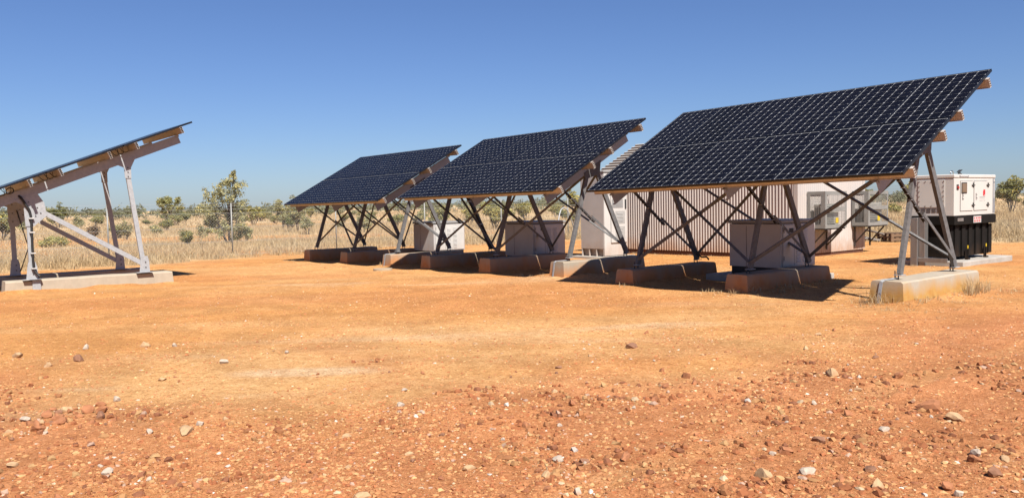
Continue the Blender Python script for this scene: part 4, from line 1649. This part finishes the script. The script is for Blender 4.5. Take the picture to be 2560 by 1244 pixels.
# trees one can name, each with its own shape
NAMED = [
    # name, seed, H, W, stems, leaves, leaf, clump, tint, x, y, label, category, bare
    ("gum_tree", 3, 3.75, 2.75, 4, 9000, 0.060, 0.30, GREY, -32.5, 5.2, "tallest scraggly gum tree left of centre, behind the fence", "tree", 0.22),
    ("gum_sapling", 8, 1.25, 0.62, 2, 1200, 0.055, 0.16, GREY, -32.7, 6.25, "narrow grey green sapling growing against the tallest tree's right side", "tree", 0.1),
    ("shrub", 5, 1.12, 0.95, 3, 1600, 0.05, 0.18, OLIVE, -33.2, 3.2, "small round shrub on a thin stem in the grass, left of the tallest tree", "shrub", 0.25),
    ("bush", 6, 0.85, 2.5, 9, 3600, 0.06, 0.22, YEL, -41.2, -1.6, "low wide olive yellow bush behind the edge-on array's legs", "bush", 0.0),
    ("bush", 16, 1.25, 1.5, 7, 2200, 0.06, 0.22, BRN, -49.0, 2.2, "brownish twiggy bush behind the edge-on array's diagonal brace", "bush", 0.0),
    ("shrub", 7, 1.0, 1.2, 4, 1800, 0.07, 0.22, GREY, -60.6, 9.7, "grey green shrub right of the edge-on array's rear legs", "shrub", 0.0),
    ("gum_tree", 9, 4.4, 4.6, 3, 4500, 0.11, 0.42, OLIVE, -112.0, 26.2, "broad crowned tree standing above the scrub, left of the tallest tree", "tree", 0.4),
    ("gum_tree", 12, 3.1, 1.9, 2, 3000, 0.07, 0.26, GREY, -50.1, 17.3, "slender open tree beside the farthest array's left corner", "tree", 0.35),
    ("gum_tree", 13, 2.9, 1.7, 2, 2600, 0.07, 0.26, GREY, -54.9, 18.2, "thin forked tree just left of the slender one by the farthest array", "tree", 0.35),
    ("gum_tree", 14, 1.6, 1.4, 3, 1800, 0.06, 0.2, GREY, -43.5, 15.0, "short leafy tree seen below the farthest array's left corner", "tree", 0.25),
    ("gum_tree", 15, 3.6, 3.3, 3, 4200, 0.10, 0.36, DARK, -108.0, 11.4, "dark round tree behind the edge-on array's front leg", "tree", 0.2),
    ("gum_tree", 17, 2.35, 3.0, 4, 4200, 0.075, 0.30, OLIVE, -58.6, -1.6, "spreading green tree at the left edge, behind the edge-on array", "tree", 0.25),
    ("shrub", 18, 1.6, 0.95, 3, 1500, 0.06, 0.2, GREY, -47.6, 4.0, "upright thin shrub between the edge-on array's rear legs", "shrub", 0.3),
    ("gum_tree", 19, 2.1, 2.7, 4, 4200, 0.075, 0.28, OLIVE, -41.1, 24.6, "leafy olive tree behind the middle array's left footing", "tree", 0.25),
    ("gum_tree", 20, 2.5, 2.6, 4, 4200, 0.075, 0.28, YEL, -37.1, 26.7, "yellow green tree with a visible dark trunk, behind the middle array", "tree", 0.35),
    ("gum_tree", 21, 2.3, 2.6, 4, 3600, 0.08, 0.3, YEL, -44.8, 36.1, "yellow green tree right of the one with the visible trunk", "tree", 0.3),
    ("gum_tree", 22, 3.0, 1.6, 3, 3200, 0.07, 0.25, YEL, -27.3, 25.6, "tall yellow green tree close to the tall white cabinet's left edge", "tree", 0.3),
    ("gum_tree", 23, 3.7, 3.3, 4, 5200, 0.085, 0.34, OLIVE, -17.3, 68.0, "large bushy tree at the right edge beyond the generator", "tree", 0.25),
    ("gum_tree", 24, 3.2, 3.2, 4, 4200, 0.085, 0.34, YEL, -12.5, 70.5, "yellow tinged tree at the far right edge of the view", "tree", 0.2),
    ("gum_tree", 25, 2.6, 2.6, 3, 3200, 0.085, 0.3, DARK, -22.0, 66.0, "dark tree just right of the generator's canopy", "tree", 0.2),
    ("gum_tree", 26, 5.4, 4.4, 3, 3200, 0.13, 0.5, OLIVE, -86.0, 172.0, "far tree seen between the shed's end and the nearest array's right legs", "tree", 0.3),
    ("gum_tree", 27, 5.6, 4.2, 3, 3200, 0.13, 0.5, OLIVE, -72.0, 166.0, "far tree seen just left of the generator", "tree", 0.3),
    ("bush", 28, 1.4, 2.7, 7, 2000, 0.09, 0.3, YEL, -30.5, 74.0, "low olive bush in the grass left of the generator", "bush", 0.0),
    ("shrub", 29, 0.95, 0.9, 3, 1200, 0.06, 0.2, GREY, -54.4, 23.2, "tiny lone shrub on bare dirt under the farthest array", "shrub", 0.15),
]
def make_main_tree():
    """the scraggly gum: a bushy left side, an open leader on the right"""
    rg = np.random.default_rng(1234)
    lat = Vector((RT[0], RT[1], 0))
    dep = Vector((FW[0], FW[1], 0))
    blobs = [(-1.35, 1.75, .34), (-1.15, 2.1, .36), (-0.85, 2.4, .42), (-0.55, 2.75, .40), (-0.95, 1.75, .45), (-0.55, 2.1, .48), (-0.2, 2.35, .45), (-0.15, 2.85, .36),
             (0.1, 3.1, .30), (0.25, 3.35, .30), (-0.1, 3.2, .28), (0.5, 3.1, .30), (0.62, 2.95, .22), (0.40, 3.75, .16), (0.35, 3.55, .2), (0.45, 2.6, .3), (0.68, 2.2, .22),
             (0.1, 2.0, .45), (0.5, 1.7, .42), (0.2, 1.4, .40), (-0.35, 1.5, .45), (-0.75, 1.25, .38), (-1.0, 1.05, .3), (-1.25, 0.78, .26), (-0.85, 0.72, .24), (-0.3, 1.0, .34), (0.55, 1.2, .3), (0.15, 0.9, .25), (-0.6, 0.9, .35), (-0.3, 0.6, .28), (0.5, 0.75, .3), (0.75, 0.5, .28), (0.8, 0.95, .25), (0.45, 0.4, .25), (-0.9, 1.5, .4), (0.3, 2.3, .35)]
    tb = MB()
    root = Vector((0, 0, -0.15))
    forks = [lat * -0.35 + Vector((0, 0, 0.75)), lat * 0.12 + Vector((0, 0, 1.2)), lat * 0.3 + dep * 0.2 + Vector((0, 0, 0.9))]
    tb.tube([root, lat * -0.2 + Vector((0, 0, 0.3)), forks[0], lat * -0.6 + Vector((0, 0, 1.5)), lat * -0.75 + Vector((0, 0, 2.2))], 0.075, 6, 0.02, False)
    tb.tube([root + lat * 0.06, lat * 0.02 + Vector((0, 0, 0.5)), forks[1], lat * 0.05 + Vector((0, 0, 2.0)), lat * 0.22 + Vector((0, 0, 2.7)), lat * 0.38 + Vector((0, 0, 3.55))], 0.08, 6, 0.012, False)
    tb.tube([root + dep * 0.1, lat * 0.15 + dep * 0.15 + Vector((0, 0, 0.5)), forks[2], lat * 0.5 + dep * 0.3 + Vector((0, 0, 1.7))], 0.05, 6, 0.015, False)
    C, S = [], []
    for (l, z, r) in blobs:
        dd = rg.uniform(-0.8, 0.8) * min(1, (3.6 - z) / 1.5 + 0.25)
        c0 = lat * l + dep * dd + Vector((0, 0, z))
        f0 = min(forks, key=lambda q: (q - c0).length)
        midp = f0.lerp(c0, 0.5) + Vector(rg.normal(0, 0.10, 3))
        tb.tube([f0, midp, c0], 0.026, 4, 0.006, False)
        for _ in range(5):
            C.append(np.array(c0) + rg.normal(0, 0.5, 3) * r * np.array([1, 1, 0.8]))
            S.append(r * rg.uniform(0.45, 0.85))
    C = np.array(C)
    S = np.array(S)
    per = 54
    ctr = np.repeat(C, per, 0)
    off = rg.normal(0, 1, ctr.shape)
    off /= np.linalg.norm(off, axis=1, keepdims=True)
    off *= rg.uniform(0, 1, (len(off), 1)) ** 0.5 * np.repeat(S, per)[:, None]
    ctr = ctr + off
    N = len(ctr)
    a = rg.normal(0, 1, (N, 3))
    a[:, 2] -= 0.5
    a /= np.linalg.norm(a, axis=1, keepdims=True)
    b_ = np.cross(a, rg.normal(0, 1, (N, 3)))
    b_ /= np.linalg.norm(b_, axis=1, keepdims=True)
    ls = 0.055 * rg.uniform(0.6, 1.4, (N, 1))
    v = np.stack([ctr - a * ls, ctr + b_ * ls * 0.42, ctr + a * ls, ctr - b_ * ls * 0.42], 1).reshape(-1, 3)
    tone = np.repeat(rg.uniform(0.7, 1.3, len(C)), per)[:, None] * rg.uniform(0.75, 1.25, (N, 1))
    c = np.array(GREY)[None] * tone
    c = np.where(rg.random((N, 1)) < 0.15, c * np.array([1.5, 1.3, 0.9]), c)
    return tb.mesh("trunk", M['bark'], True), np_mesh("crown", v, np.arange(4 * N).reshape(-1, 4), M['leaf'], False, np.repeat(c, 4, 0))


for (nm, sd_, H, Wd, stn, ln_, ls_, cl_, tint, x, y, lab, cat, bare) in NAMED:
    if sd_ == 3:
        place_tree(nm, make_main_tree(), x, y, 1, 1, 0, lab, cat, None, 0.0)
        continue
    pr = make_tree(sd_, H, Wd, stn, ln_, ls_, cl_, tint, 0.35, bare)
    place_tree(nm, pr, x, y, 1, 1, 0, lab, cat, None, 0.05)

# scrub between them: copies of a few shapes
PROTOS = [make_tree(40 + k, 2.2, (2.4, 1.9, 2.8, 2.2, 3.0, 1.6)[k], (4, 3, 5, 4, 7, 3)[k], 2600, 0.085, 0.30,
                    (OLIVE, GREY, DARK, YEL, OLIVE, GREY)[k], 0.35, (0.15, 0.2, 0.05, 0.1, 0.0, 0.2)[k]) for k in range(6)]
a0 = math.atan2(FW[1], FW[0])
rs = random.Random(5)
TAKEN = [(n[9], n[10]) for n in NAMED]
cnt = 0
tries = 0
while cnt < 120 and tries < 6000:
    tries += 1
    th = rs.uniform(-0.62, 0.70)
    r = 62 + 130 * rs.random() ** 0.8
    if th < -0.22:        # right hand side (behind shed and generator) is more open and farther off
        r += 45
        if rs.random() < 0.4:
            continue
    x = CAMPOS.x + r * math.cos(a0 + th)
    y = CAMPOS.y + r * math.sin(a0 + th)
    if any((x - a) ** 2 + (y - c) ** 2 < (2.5 + r * 0.012) ** 2 for a, c in TAKEN):
        continue
    k = rs.randrange(6)
    sc_ = rs.uniform(0.5, 0.98) * (1 + 0.0022 * (r - 60))
    if rs.random() < 0.06:
        sc_ *= 1.35
    TAKEN.append((x, y))
    lab = "olive green scrub tree in the belt of bush beyond the fence" if r < 125 else "distant scrub tree in the far belt of bush"
    place_tree("scrub_tree", PROTOS[k], x, y, sc_, sc_ * rs.uniform(0.72, 0.98), rs.uniform(0, 6.28), lab, "tree",
               "scrub trees beyond the fence" if r < 125 else "scrub trees of the far belt", 0.05)
    cnt += 1


def far_wood():
    """far woodland that reads as one low mass along the horizon"""
    rg = np.random.default_rng(77)
    n = 1500
    th = rg.uniform(-0.95, 0.95, n) + a0
    r = 190 + 900 * rg.random(n) ** 1.5
    x = CAMPOS.x + r * np.cos(th)
    y = CAMPOS.y + r * np.sin(th)
    z = ground_height(x, y)
    H = rg.uniform(1.6, 3.4, n) * (1 + r / 2500)
    per = 110
    P = np.repeat(np.stack([x, y, z], 1), per, 0)
    Hh_ = np.repeat(H, per)[:, None]
    o = rg.normal(0, 1, (n * per, 3))
    o /= np.linalg.norm(o, axis=1, keepdims=True)
    o *= rg.uniform(0.3, 1, (n * per, 1)) ** 0.5
    lump = 1 + 0.35 * np.sin(3.1 * o[:, :1] * 4 + 5 * np.repeat(rg.random(n), per)[:, None])
    c = P + o * Hh_ * np.array([0.62, 0.62, 0.42]) * lump + np.array([0, 0, 1]) * Hh_ * 0.55
    a = rg.normal(0, 1, c.shape)
    a /= np.linalg.norm(a, axis=1, keepdims=True)
    b_ = np.cross(a, rg.normal(0, 1, c.shape))
    b_ /= np.linalg.norm(b_, axis=1, keepdims=True)
    ls = 0.13 * Hh_ * rg.uniform(0.6, 1.3, (n * per, 1))
    v = np.stack([c - a * ls, c + b_ * ls * 0.7, c + a * ls], 1).reshape(-1, 3)
    f = np.arange(len(v)).reshape(-1, 3)
    tone = np.repeat(rg.uniform(0.7, 1.25, n), per)[:, None] * rg.uniform(0.75, 1.25, (n * per, 1))
    col = np.array([0.27, 0.275, 0.165])[None] * tone
    me = np_mesh("far_woodland", v, f, M['leaf'], False, np.repeat(col, 3, 0))
    tag(link("far_woodland", me), "low far woodland along the horizon", "woodland", None, "stuff")


far_wood()


# ------------------------------------------------------------------ dry grass
def blades(x, y, h, nb, spread, width, rg, seg=True, hue=None, lean=0.55):
    """tufts at x,y; returns verts, faces(tri), colours"""
    n = len(x)
    z = ground_height(x, y)
    tot = n * nb
    bx = np.repeat(x, nb) + rg.normal(0, 1, tot) * np.repeat(spread, nb)
    by = np.repeat(y, nb) + rg.normal(0, 1, tot) * np.repeat(spread, nb)
    bz = np.repeat(z, nb) - 0.02
    hh = np.repeat(h, nb) * rg.uniform(0.45, 1.15, tot)
    ang = rg.uniform(0, 6.283, tot)
    ln = np.abs(rg.normal(0, lean, tot)) * hh
    wa = rg.uniform(0, 6.283, tot)
    wd = np.repeat(width, nb) * rg.uniform(0.6, 1.3, tot)
    wx, wy = np.cos(wa) * wd, np.sin(wa) * wd
    mx, my, mz = bx + np.cos(ang) * ln * 0.35, by + np.sin(ang) * ln * 0.35, bz + hh * 0.62
    tx, ty, tz = bx + np.cos(ang) * ln, by + np.sin(ang) * ln, bz + hh * (1 - 0.12 * np.minimum(ln / hh, 2))
    if seg:
        v = np.stack([np.stack([bx - wx, by - wy, bz], 1), np.stack([bx + wx, by + wy, bz], 1),
                      np.stack([mx - wx * .7, my - wy * .7, mz], 1), np.stack([mx + wx * .7, my + wy * .7, mz], 1),
                      np.stack([tx, ty, tz], 1)], 1).reshape(-1, 3)
        k = np.arange(tot)[:, None] * 5
        f = np.concatenate([k + np.array([[0, 1, 3]]), k + np.array([[0, 3, 2]]), k + np.array([[2, 3, 4]])], 0)
        m_ = 5
    else:
        v = np.stack([np.stack([bx - wx, by - wy, bz], 1), np.stack([bx + wx, by + wy, bz], 1), np.stack([tx, ty, tz], 1)], 1).reshape(-1, 3)
        f = np.arange(tot * 3).reshape(-1, 3)
        m_ = 3
    c0 = np.array([0.72, 0.54, 0.30])
    c1 = np.array([0.55, 0.38, 0.22])
    c2 = np.array([0.62, 0.51, 0.36])
    t = np.repeat(hue if hue is not None else rg.random(n), nb)[:, None]
    c = np.where(t < 0.5, c0 + (c1 - c0) * np.clip(t * 1.6, 0, 1), c0 + (c2 - c0) * np.clip((t - 0.5) * 1.4, 0, 1))
    c = c * rg.uniform(0.75, 1.25, (tot, 1))
    return v, f, np.repeat(c, m_, 0)


def join(parts):
    vs_, fs_, cs_ = [], [], []
    n = 0
    for v, f, c in parts:
        vs_.append(v)
        fs_.append(f + n)
        cs_.append(c)
        n += len(v)
    return np.concatenate(vs_), np.concatenate(fs_), np.concatenate(cs_)


def field():
    rg = np.random.default_rng(99)
    parts = []
    for (r0, r1, n, nb, hh, wd, sp, seg) in ((26, 48, 30000, 9, 0.31, 0.010, 0.09, True), (48, 95, 24000, 8, 0.42, 0.018, 0.2, False),
                                              (95, 240, 12000, 7, 0.55, 0.05, 0.35, False)):
        th = rg.uniform(-0.80, 0.80, n) + a0
        r = np.sqrt(r0 ** 2 + (r1 ** 2 - r0 ** 2) * rg.random(n))
        x = CAMPOS.x + r * np.cos(th)
        y = CAMPOS.y + r * np.sin(th)
        ym = yard_mask(x, y)
        dens = 0.28 + 0.72 * sstep(0.3, 0.62, 0.6 * vnoise(x, y, 3.1, 51) + 0.4 * vnoise(x, y, 1.0, 54))
        e, l = el(x, y)
        bare = sstep(0.70, 0.80, vnoise(l * 0.3, e * 1.0, 9.0, 38))
        ok = (ym < 0.75 * rg.random(n) ** 0.7 + 0.02) & (rg.random(n) < dens * (1 - 0.6 * bare))
        x, y = x[ok], y[ok]
        ym = ym[ok]
        hg = hh * (0.35 + 1.3 * vnoise(x, y, 1.6, 52)) * rg.uniform(0.7, 1.2, len(x)) * (1 - 0.6 * ym)
        hue = np.clip(vnoise(x, y, 2.4, 53) * 0.8 + rg.uniform(-0.2, 0.4, len(x)), 0, 1)
        parts.append(blades(x, y, hg, nb, np.full(len(x), sp), np.full(len(x), wd), rg, seg, hue))
    v, f, c = join(parts)
    tag(link("dry_grass", np_mesh("dry_grass", v, f, M['grass'], False, c)), "dry straw coloured grass filling the country beyond the yard", "grass", None, "stuff")


field()


def clumps():
    """dry tufts and litter round the footings and the shed"""
    rg = np.random.default_rng(123)
    parts = []
    spots = []
    # (centre x, y, sx, sy, count, height, lean)
    for (cx, cy, sx, sy, n, h, ln) in ((5.40, 0.46, 0.20, 0.07, 12, 0.20, 0.9), (5.90, 1.05, 0.05, 0.5, 12, 0.11, 1.1), (5.92, 2.6, 0.07, 0.28, 20, 0.26, 0.8),
                                       (6.05, 2.0, 0.25, 0.9, 26, 0.08, 1.6), (5.6, 0.2, 0.5, 0.25, 30, 0.06, 2.0),
                                       (3.35, 1.6, 0.10, 0.9, 26, 0.14, 0.9), (2.98, 0.45, 0.25, 0.08, 14, 0.12, 0.8), (-8.13, 8.75, 0.4, 0.18, 40, 0.16, 1.8), (-6.6, 8.7, 0.8, 0.15, 24, 0.10, 1.8),
                                       (-5.2, 8.75, 0.9, 0.2, 12, 0.07, 1.6), (0.6, 0.5, 0.3, 0.1, 7, 0.10, 0.6), (-3.0, 0.9, 0.2, 0.1, 7, 0.10, 0.6), (-9.7, 1.2, 0.2, 0.1, 5, 0.16, 0.3),
                                       (-15.2, 1.0, 0.5, 0.2, 14, 0.08, 1.2), (2.4, 7.55, 0.3, 0.12, 14, 0.08, 1.2), (7.85, -7.96, 0.10, 0.05, 5, 0.035, 4.5),
                                       (4.6, 0.9, 0.6, 0.3, 10, 0.05, 1.5), (6.6, 3.4, 0.8, 0.4, 10, 0.06, 1.5)):
        x = cx + rg.normal(0, 1, n) * sx
        y = cy + rg.normal(0, 1, n) * sy
        parts.append(blades(x, y, np.full(n, h) * rg.uniform(0.6, 1.3, n), 12, np.full(n, 0.035), np.full(n, 0.0035), rg, True, rg.uniform(0.3, 0.9, n), ln))
    v, f, c = join(parts)
    tag(link("dry_tufts", np_mesh("dry_tufts", v, f, M['grass'], False, c)), "dead grass tufts round the footings and along the shed's foot", "grass", None, "stuff")


clumps()


# ------------------------------------------------------------------ stones
def ico():
    t = (1 + 5 ** 0.5) / 2
    v = np.array([(-1, t, 0), (1, t, 0), (-1, -t, 0), (1, -t, 0), (0, -1, t), (0, 1, t), (0, -1, -t), (0, 1, -t), (t, 0, -1), (t, 0, 1), (-t, 0, -1), (-t, 0, 1)], float)
    v /= np.linalg.norm(v[0])
    f = np.array([(0, 11, 5), (0, 5, 1), (0, 1, 7), (0, 7, 10), (0, 10, 11), (1, 5, 9), (5, 11, 4), (11, 10, 2), (10, 7, 6), (7, 1, 8), (3, 9, 4), (3, 4, 2), (3, 2, 6), (3, 6, 8), (3, 8, 9), (4, 9, 5), (2, 4, 11), (6, 2, 10), (8, 6, 7), (9, 8, 1)])
    return v, f


def subdiv(v, f):
    v = [tuple(p) for p in v]
    cache = {}
    out = []

    def mid(a, b_):
        k = (min(a, b_), max(a, b_))
        if k not in cache:
            p = np.array(v[a]) + np.array(v[b_])
            p /= np.linalg.norm(p)
            v.append(tuple(p))
            cache[k] = len(v) - 1
        return cache[k]
    for a, b_, c_ in f:
        x, y, z = mid(a, b_), mid(b_, c_), mid(c_, a)
        out += [(a, x, z), (b_, y, x), (c_, z, y), (x, y, z)]
    return np.array(v), np.array(out)


IV, IF = ico()
SV, SF = subdiv(IV, IF)

OV = np.array([(1, 0, 0), (-1, 0, 0), (0, 1, 0), (0, -1, 0), (0, 0, 1), (0, 0, -1)], float)
OF = np.array([(0, 2, 4), (2, 1, 4), (1, 3, 4), (3, 0, 4), (2, 0, 5), (1, 2, 5), (3, 1, 5), (0, 3, 5)])
STONE = np.array([[0.46, 0.20, 0.085], [0.40, 0.145, 0.06], [0.54, 0.28, 0.12], [0.58, 0.34, 0.155], [0.60, 0.44, 0.28], [0.66, 0.58, 0.50], [0.30, 0.12, 0.06], [0.55, 0.36, 0.26]])
SPROB = np.array([0.33, 0.20, 0.235, 0.11, 0.018, 0.007, 0.07, 0.03])


def gravel():
    rg = np.random.default_rng(2024)
    parts = []
    for (r0, r1, n, smin, smax) in ((3.2, 6.5, 62000, 0.003, 0.019), (6.5, 11, 70000, 0.0038, 0.019), (11, 19, 60000, 0.005, 0.019), (19, 30, 14000, 0.008, 0.024)):
        th = rg.uniform(-0.66, 0.66, n) + a0
        r = np.sqrt(r0 ** 2 + (r1 ** 2 - r0 ** 2) * rg.random(n))
        x = CAMPOS.x + r * np.cos(th)
        y = CAMPOS.y + r * np.sin(th)
        rm = red_mask(x, y)
        pm = pale_mask(x, y)
        cl = sstep(0.35, 0.72, 0.6 * vnoise(x, y, 0.9, 61) + 0.4 * vnoise(x, y, 0.3, 62))
        dens = np.clip(0.16 + 0.36 * cl + 0.55 * rm * (0.4 + 0.6 * cl), 0, 1) * (1 - 0.5 * pm)
        ok = (rg.random(n) < dens) & (yard_mask(x, y) > 0.5)
        x, y, rm = x[ok], y[ok], rm[ok]
        n = len(x)
        s = smin * (smax / smin) ** (rg.random(n) ** 2.4)
        z = ground_height(x, y)
        sc = np.stack([s * rg.uniform(0.8, 1.5, n), s * rg.uniform(0.7, 1.1, n), s * rg.uniform(0.4, 0.8, n)], 1)
        BV, BF = (IV, IF) if r0 < 6 else (OV, OF)
        nv_ = len(BV)
        V = (BV[None] * (1 + rg.uniform(-0.3, 0.3, (n, nv_, 1))) + rg.uniform(-0.22, 0.22, (n, nv_, 3))) * sc[:, None]
        a = rg.uniform(0, 6.283, n)
        ca, sa = np.cos(a)[:, None], np.sin(a)[:, None]
        X = V[:, :, 0] * ca - V[:, :, 1] * sa + x[:, None]
        Y = V[:, :, 0] * sa + V[:, :, 1] * ca + y[:, None]
        Z = V[:, :, 2] + (z + s * 0.05)[:, None]
        v = np.stack([X, Y, Z], 2).reshape(-1, 3)
        f = (BF[None] + (np.arange(n) * nv_)[:, None, None]).reshape(-1, 3)
        ci = rg.choice(len(STONE), n, p=SPROB)
        c = STONE[ci] * rg.uniform(0.9, 1.3, (n, 1)) * (1.0 if r0 < 6 else 1.12)
        parts.append((v, f, np.repeat(c, nv_, 0)))
    # drifts of red clods kicked up by wheels
    X, Y, S_ = [], [], []
    for _ in range(110):
        th = rg.uniform(-0.6, 0.6) + a0
        r = 4.2 + 4.6 * rg.random()
        cx, cy = CAMPOS.x + r * math.cos(th), CAMPOS.y + r * math.sin(th)
        if red_mask(np.array([cx]), np.array([cy]))[0] < 0.4:
            continue
        k = rg.integers(12, 46)
        sg = rg.uniform(0.06, 0.22)
        al = rg.uniform(0.6, 2.2)
        p, q = rg.normal(0, sg * al, k), rg.normal(0, sg / al, k)
        X.append(cx + RT[0] * p + FW[0] * q)
        Y.append(cy + RT[1] * p + FW[1] * q)
        S_.append(0.008 + 0.024 * rg.random(k) ** 1.6)
    x, y, s = np.concatenate(X), np.concatenate(Y), np.concatenate(S_)
    n = len(x)
    z = ground_height(x, y)
    sc = np.stack([s * rg.uniform(0.8, 1.5, n), s * rg.uniform(0.7, 1.1, n), s * rg.uniform(0.5, 0.95, n)], 1)
    V = (IV[None] * (1 + rg.uniform(-0.3, 0.3, (n, 12, 1))) + rg.uniform(-0.2, 0.2, (n, 12, 3))) * sc[:, None]
    v = np.stack([V[:, :, 0] + x[:, None], V[:, :, 1] + y[:, None], V[:, :, 2] + (z + s * 0.1)[:, None]], 2).reshape(-1, 3)
    f = (IF[None] + (np.arange(n) * 12)[:, None, None]).reshape(-1, 3)
    c = STONE[rg.choice(8, n, p=[0.30, 0.30, 0.14, 0.05, 0.015, 0.005, 0.15, 0.04])] * rg.uniform(0.75, 1.05, (n, 1))
    parts.append((v, f, np.repeat(c, 12, 0)))
    v, f, c = join(parts)
    tag(link("gravel", np_mesh("gravel", v, f, M['pebble'], False, c)), "loose red and buff gravel strewn over the dirt yard", "gravel", None, "stuff")


gravel()


def rock_mesh(seed, col):
    rg = np.random.default_rng(seed)
    v = SV.copy()
    # knock a few flat facets off
    for _ in range(16):
        n = rg.normal(0, 1, 3)
        n /= np.linalg.norm(n)
        d = rg.uniform(0.42, 0.78)
        dd = v @ n
        v = v - np.maximum(dd - d, 0)[:, None] * n
    v *= 1 + rg.uniform(-0.05, 0.05, (len(v), 1))
    v *= np.array([rg.uniform(1.0, 1.35), rg.uniform(0.8, 1.05), rg.uniform(0.7, 1.0)])
    c = np.tile(np.array(col), (len(v), 1)) * rg.uniform(0.85, 1.12, (len(v), 1))
    # the foot of the stone is dusted by the soil it sits in
    k = sstep(0.05, -0.25, v[:, 2])[:, None]
    c = c * (1 - 0.7 * k) + np.array([0.46, 0.20, 0.075]) * 0.7 * k
    return np_mesh("rock", v, SF, M['rock'], False, c)


RED_, TAN_, WHT_, BRN_ = (0.43, 0.18, 0.085), (0.56, 0.36, 0.20), (0.56, 0.455, 0.36), (0.30, 0.15, 0.09)
RM = {'red': [rock_mesh(300 + k, RED_) for k in range(5)], 'tan': [rock_mesh(320 + k, TAN_) for k in range(5)],
      'white': [rock_mesh(340 + k, WHT_) for k in range(4)], 'brown': [rock_mesh(360 + k, BRN_) for k in range(3)]}


def rock(x, y, s, kind, label, group, rnd):
    me = rnd.choice(RM[kind])
    o = link("rock", me)
    z = float(ground_height(np.array([x]), np.array([y]))[0])
    o.location = (x, y, z + s * 0.20)
    o.scale = (s, s * rnd.uniform(0.8, 1.2), s * rnd.uniform(0.85, 1.15))
    o.rotation_euler = (rnd.uniform(-0.25, 0.25), rnd.uniform(-0.25, 0.25), rnd.uniform(0, 6.28))
    tag(o, label, "rock", group)
    return o


rr_ = random.Random(31)
for (x, y, s, kd, lab) in (
        (0.71, -9.62, 0.085, 'tan', "tan angular rock nearest the left edge, below the edge-on array"),
        (1.66, -9.49, 0.055, 'tan', "small tan rock right of the rock at the left edge"),
        (1.57, -9.17, 0.065, 'brown', "dark brown rock with a shaded face, left of centre in the open yard"),
        (0.70, -8.92, 0.055, 'white', "pale rock lying behind the dark brown rock in the left of the yard"),
        (1.05, -8.35, 0.090, 'tan', "flat tan rock beside a small white one in the left of the yard"),
        (1.30, -8.10, 0.045, 'white', "small white stone touching the flat tan rock's right side"),
        (2.92, -8.10, 0.065, 'white', "pale lumpy stone alone in the left middle of the yard"),
        (4.24, -10.10, 0.060, 'white', "white quartz rock in front of the red rubble heap at the left"),
        (3.90, -9.38, 0.050, 'white', "white stone right of the red rubble heap at the left"),
        (6.05, -9.96, 0.042, 'white', "square white quartz stone near the bottom left"),
        (6.37, -9.81, 0.033, 'white', "smaller white quartz stone right of the square one at the bottom left"),
        (5.47, -9.31, 0.070, 'tan', "smooth tan stone half sunk in gravel, left foreground"),
        (5.30, -9.50, 0.035, 'white', "long narrow white stone in the left foreground gravel"),
        (7.50, -9.03, 0.050, 'tan', "tan stone at the bottom edge left of centre"),
        (7.60, -4.47, 0.075, 'tan', "tan rock casting a dark shadow, right middle ground"),
        (8.04, -4.18, 0.060, 'red', "reddish rock in a loose line with pale ones, right middle ground"),
        (7.81, -4.39, 0.035, 'white', "tiny bright white stone between two rocks in the right middle ground"),
        (8.71, -5.13, 0.085, 'red', "largest red rock with a deep shadow at the right"),
        (8.99, -5.31, 0.075, 'tan', "buff rock in front of the largest red one at the right"),
        (9.39, -6.00, 0.048, 'white', "pale pinkish rock near the right edge of the foreground"),
        (8.91, -7.01, 0.055, 'white', "knobbly pale rock near the bottom right"),
        (8.79, -7.24, 0.055, 'tan', "rounded tan rock left of the knobbly pale one, bottom right"),
        (9.29, -6.96, 0.05, 'tan', "tan rock at the bottom edge right of the knobbly pale one"),
        (7.14, -7.27, 0.030, 'white', "pointed white chip near the middle of the foreground"),
        (7.00, -7.45, 0.045, 'red', "red stone left of the pointed white chip in the foreground"),
        (6.72, -5.36, 0.060, 'red', "red rock standing alone right of centre in the yard"),
        (5.37, -4.61, 0.075, 'brown', "dark red rock in the middle of the yard, in front of the nearest array"),
        (5.39, -7.46, 0.035, 'white', "white stone in the pale sand left of centre"),
        (8.24, -8.14, 0.035, 'white', "white stone at the bottom edge, centre")):
    rock(x, y, s, kd, lab, "named rocks in the yard", rr_)
# heap of red clods at the left of the foreground
for k in range(34):
    x = 4.30 + rr_.gauss(0, 0.26)
    y = -9.86 + rr_.gauss(0, 0.20)
    rock(x, y, rr_.uniform(0.022, 0.062), rr_.choice(('red', 'red', 'red', 'red', 'red', 'tan', 'brown')), "red clod in the low rubble heap at the left of the foreground", "clods of the rubble heap", rr_)
# loose stones that nothing sets apart
k = 0
while k < 200:
    th = rr_.uniform(-0.58, 0.58)
    r = 4.0 + 6.5 * rr_.random() ** 1.4
    x = CAMPOS.x + r * math.cos(a0 + th)
    y = CAMPOS.y + r * math.sin(a0 + th)
    if rr_.random() > 0.25 + 0.75 * float(red_mask(np.array([x]), np.array([y]))[0]):
        continue
    kd = rr_.choices(('red', 'tan', 'white', 'brown'), (0.46, 0.30, 0.13, 0.11))[0]
    s = 0.018 + 0.030 * rr_.random() ** 2
    lab = {'red': "small red stone among the foreground gravel", 'tan': "small buff stone among the foreground gravel",
           'white': "small white quartz stone among the foreground gravel", 'brown': "small dark brown stone among the foreground gravel"}[kd]
    rock(x, y, s, kd, lab, "small %s stones in the foreground" % kd, rr_)
    k += 1
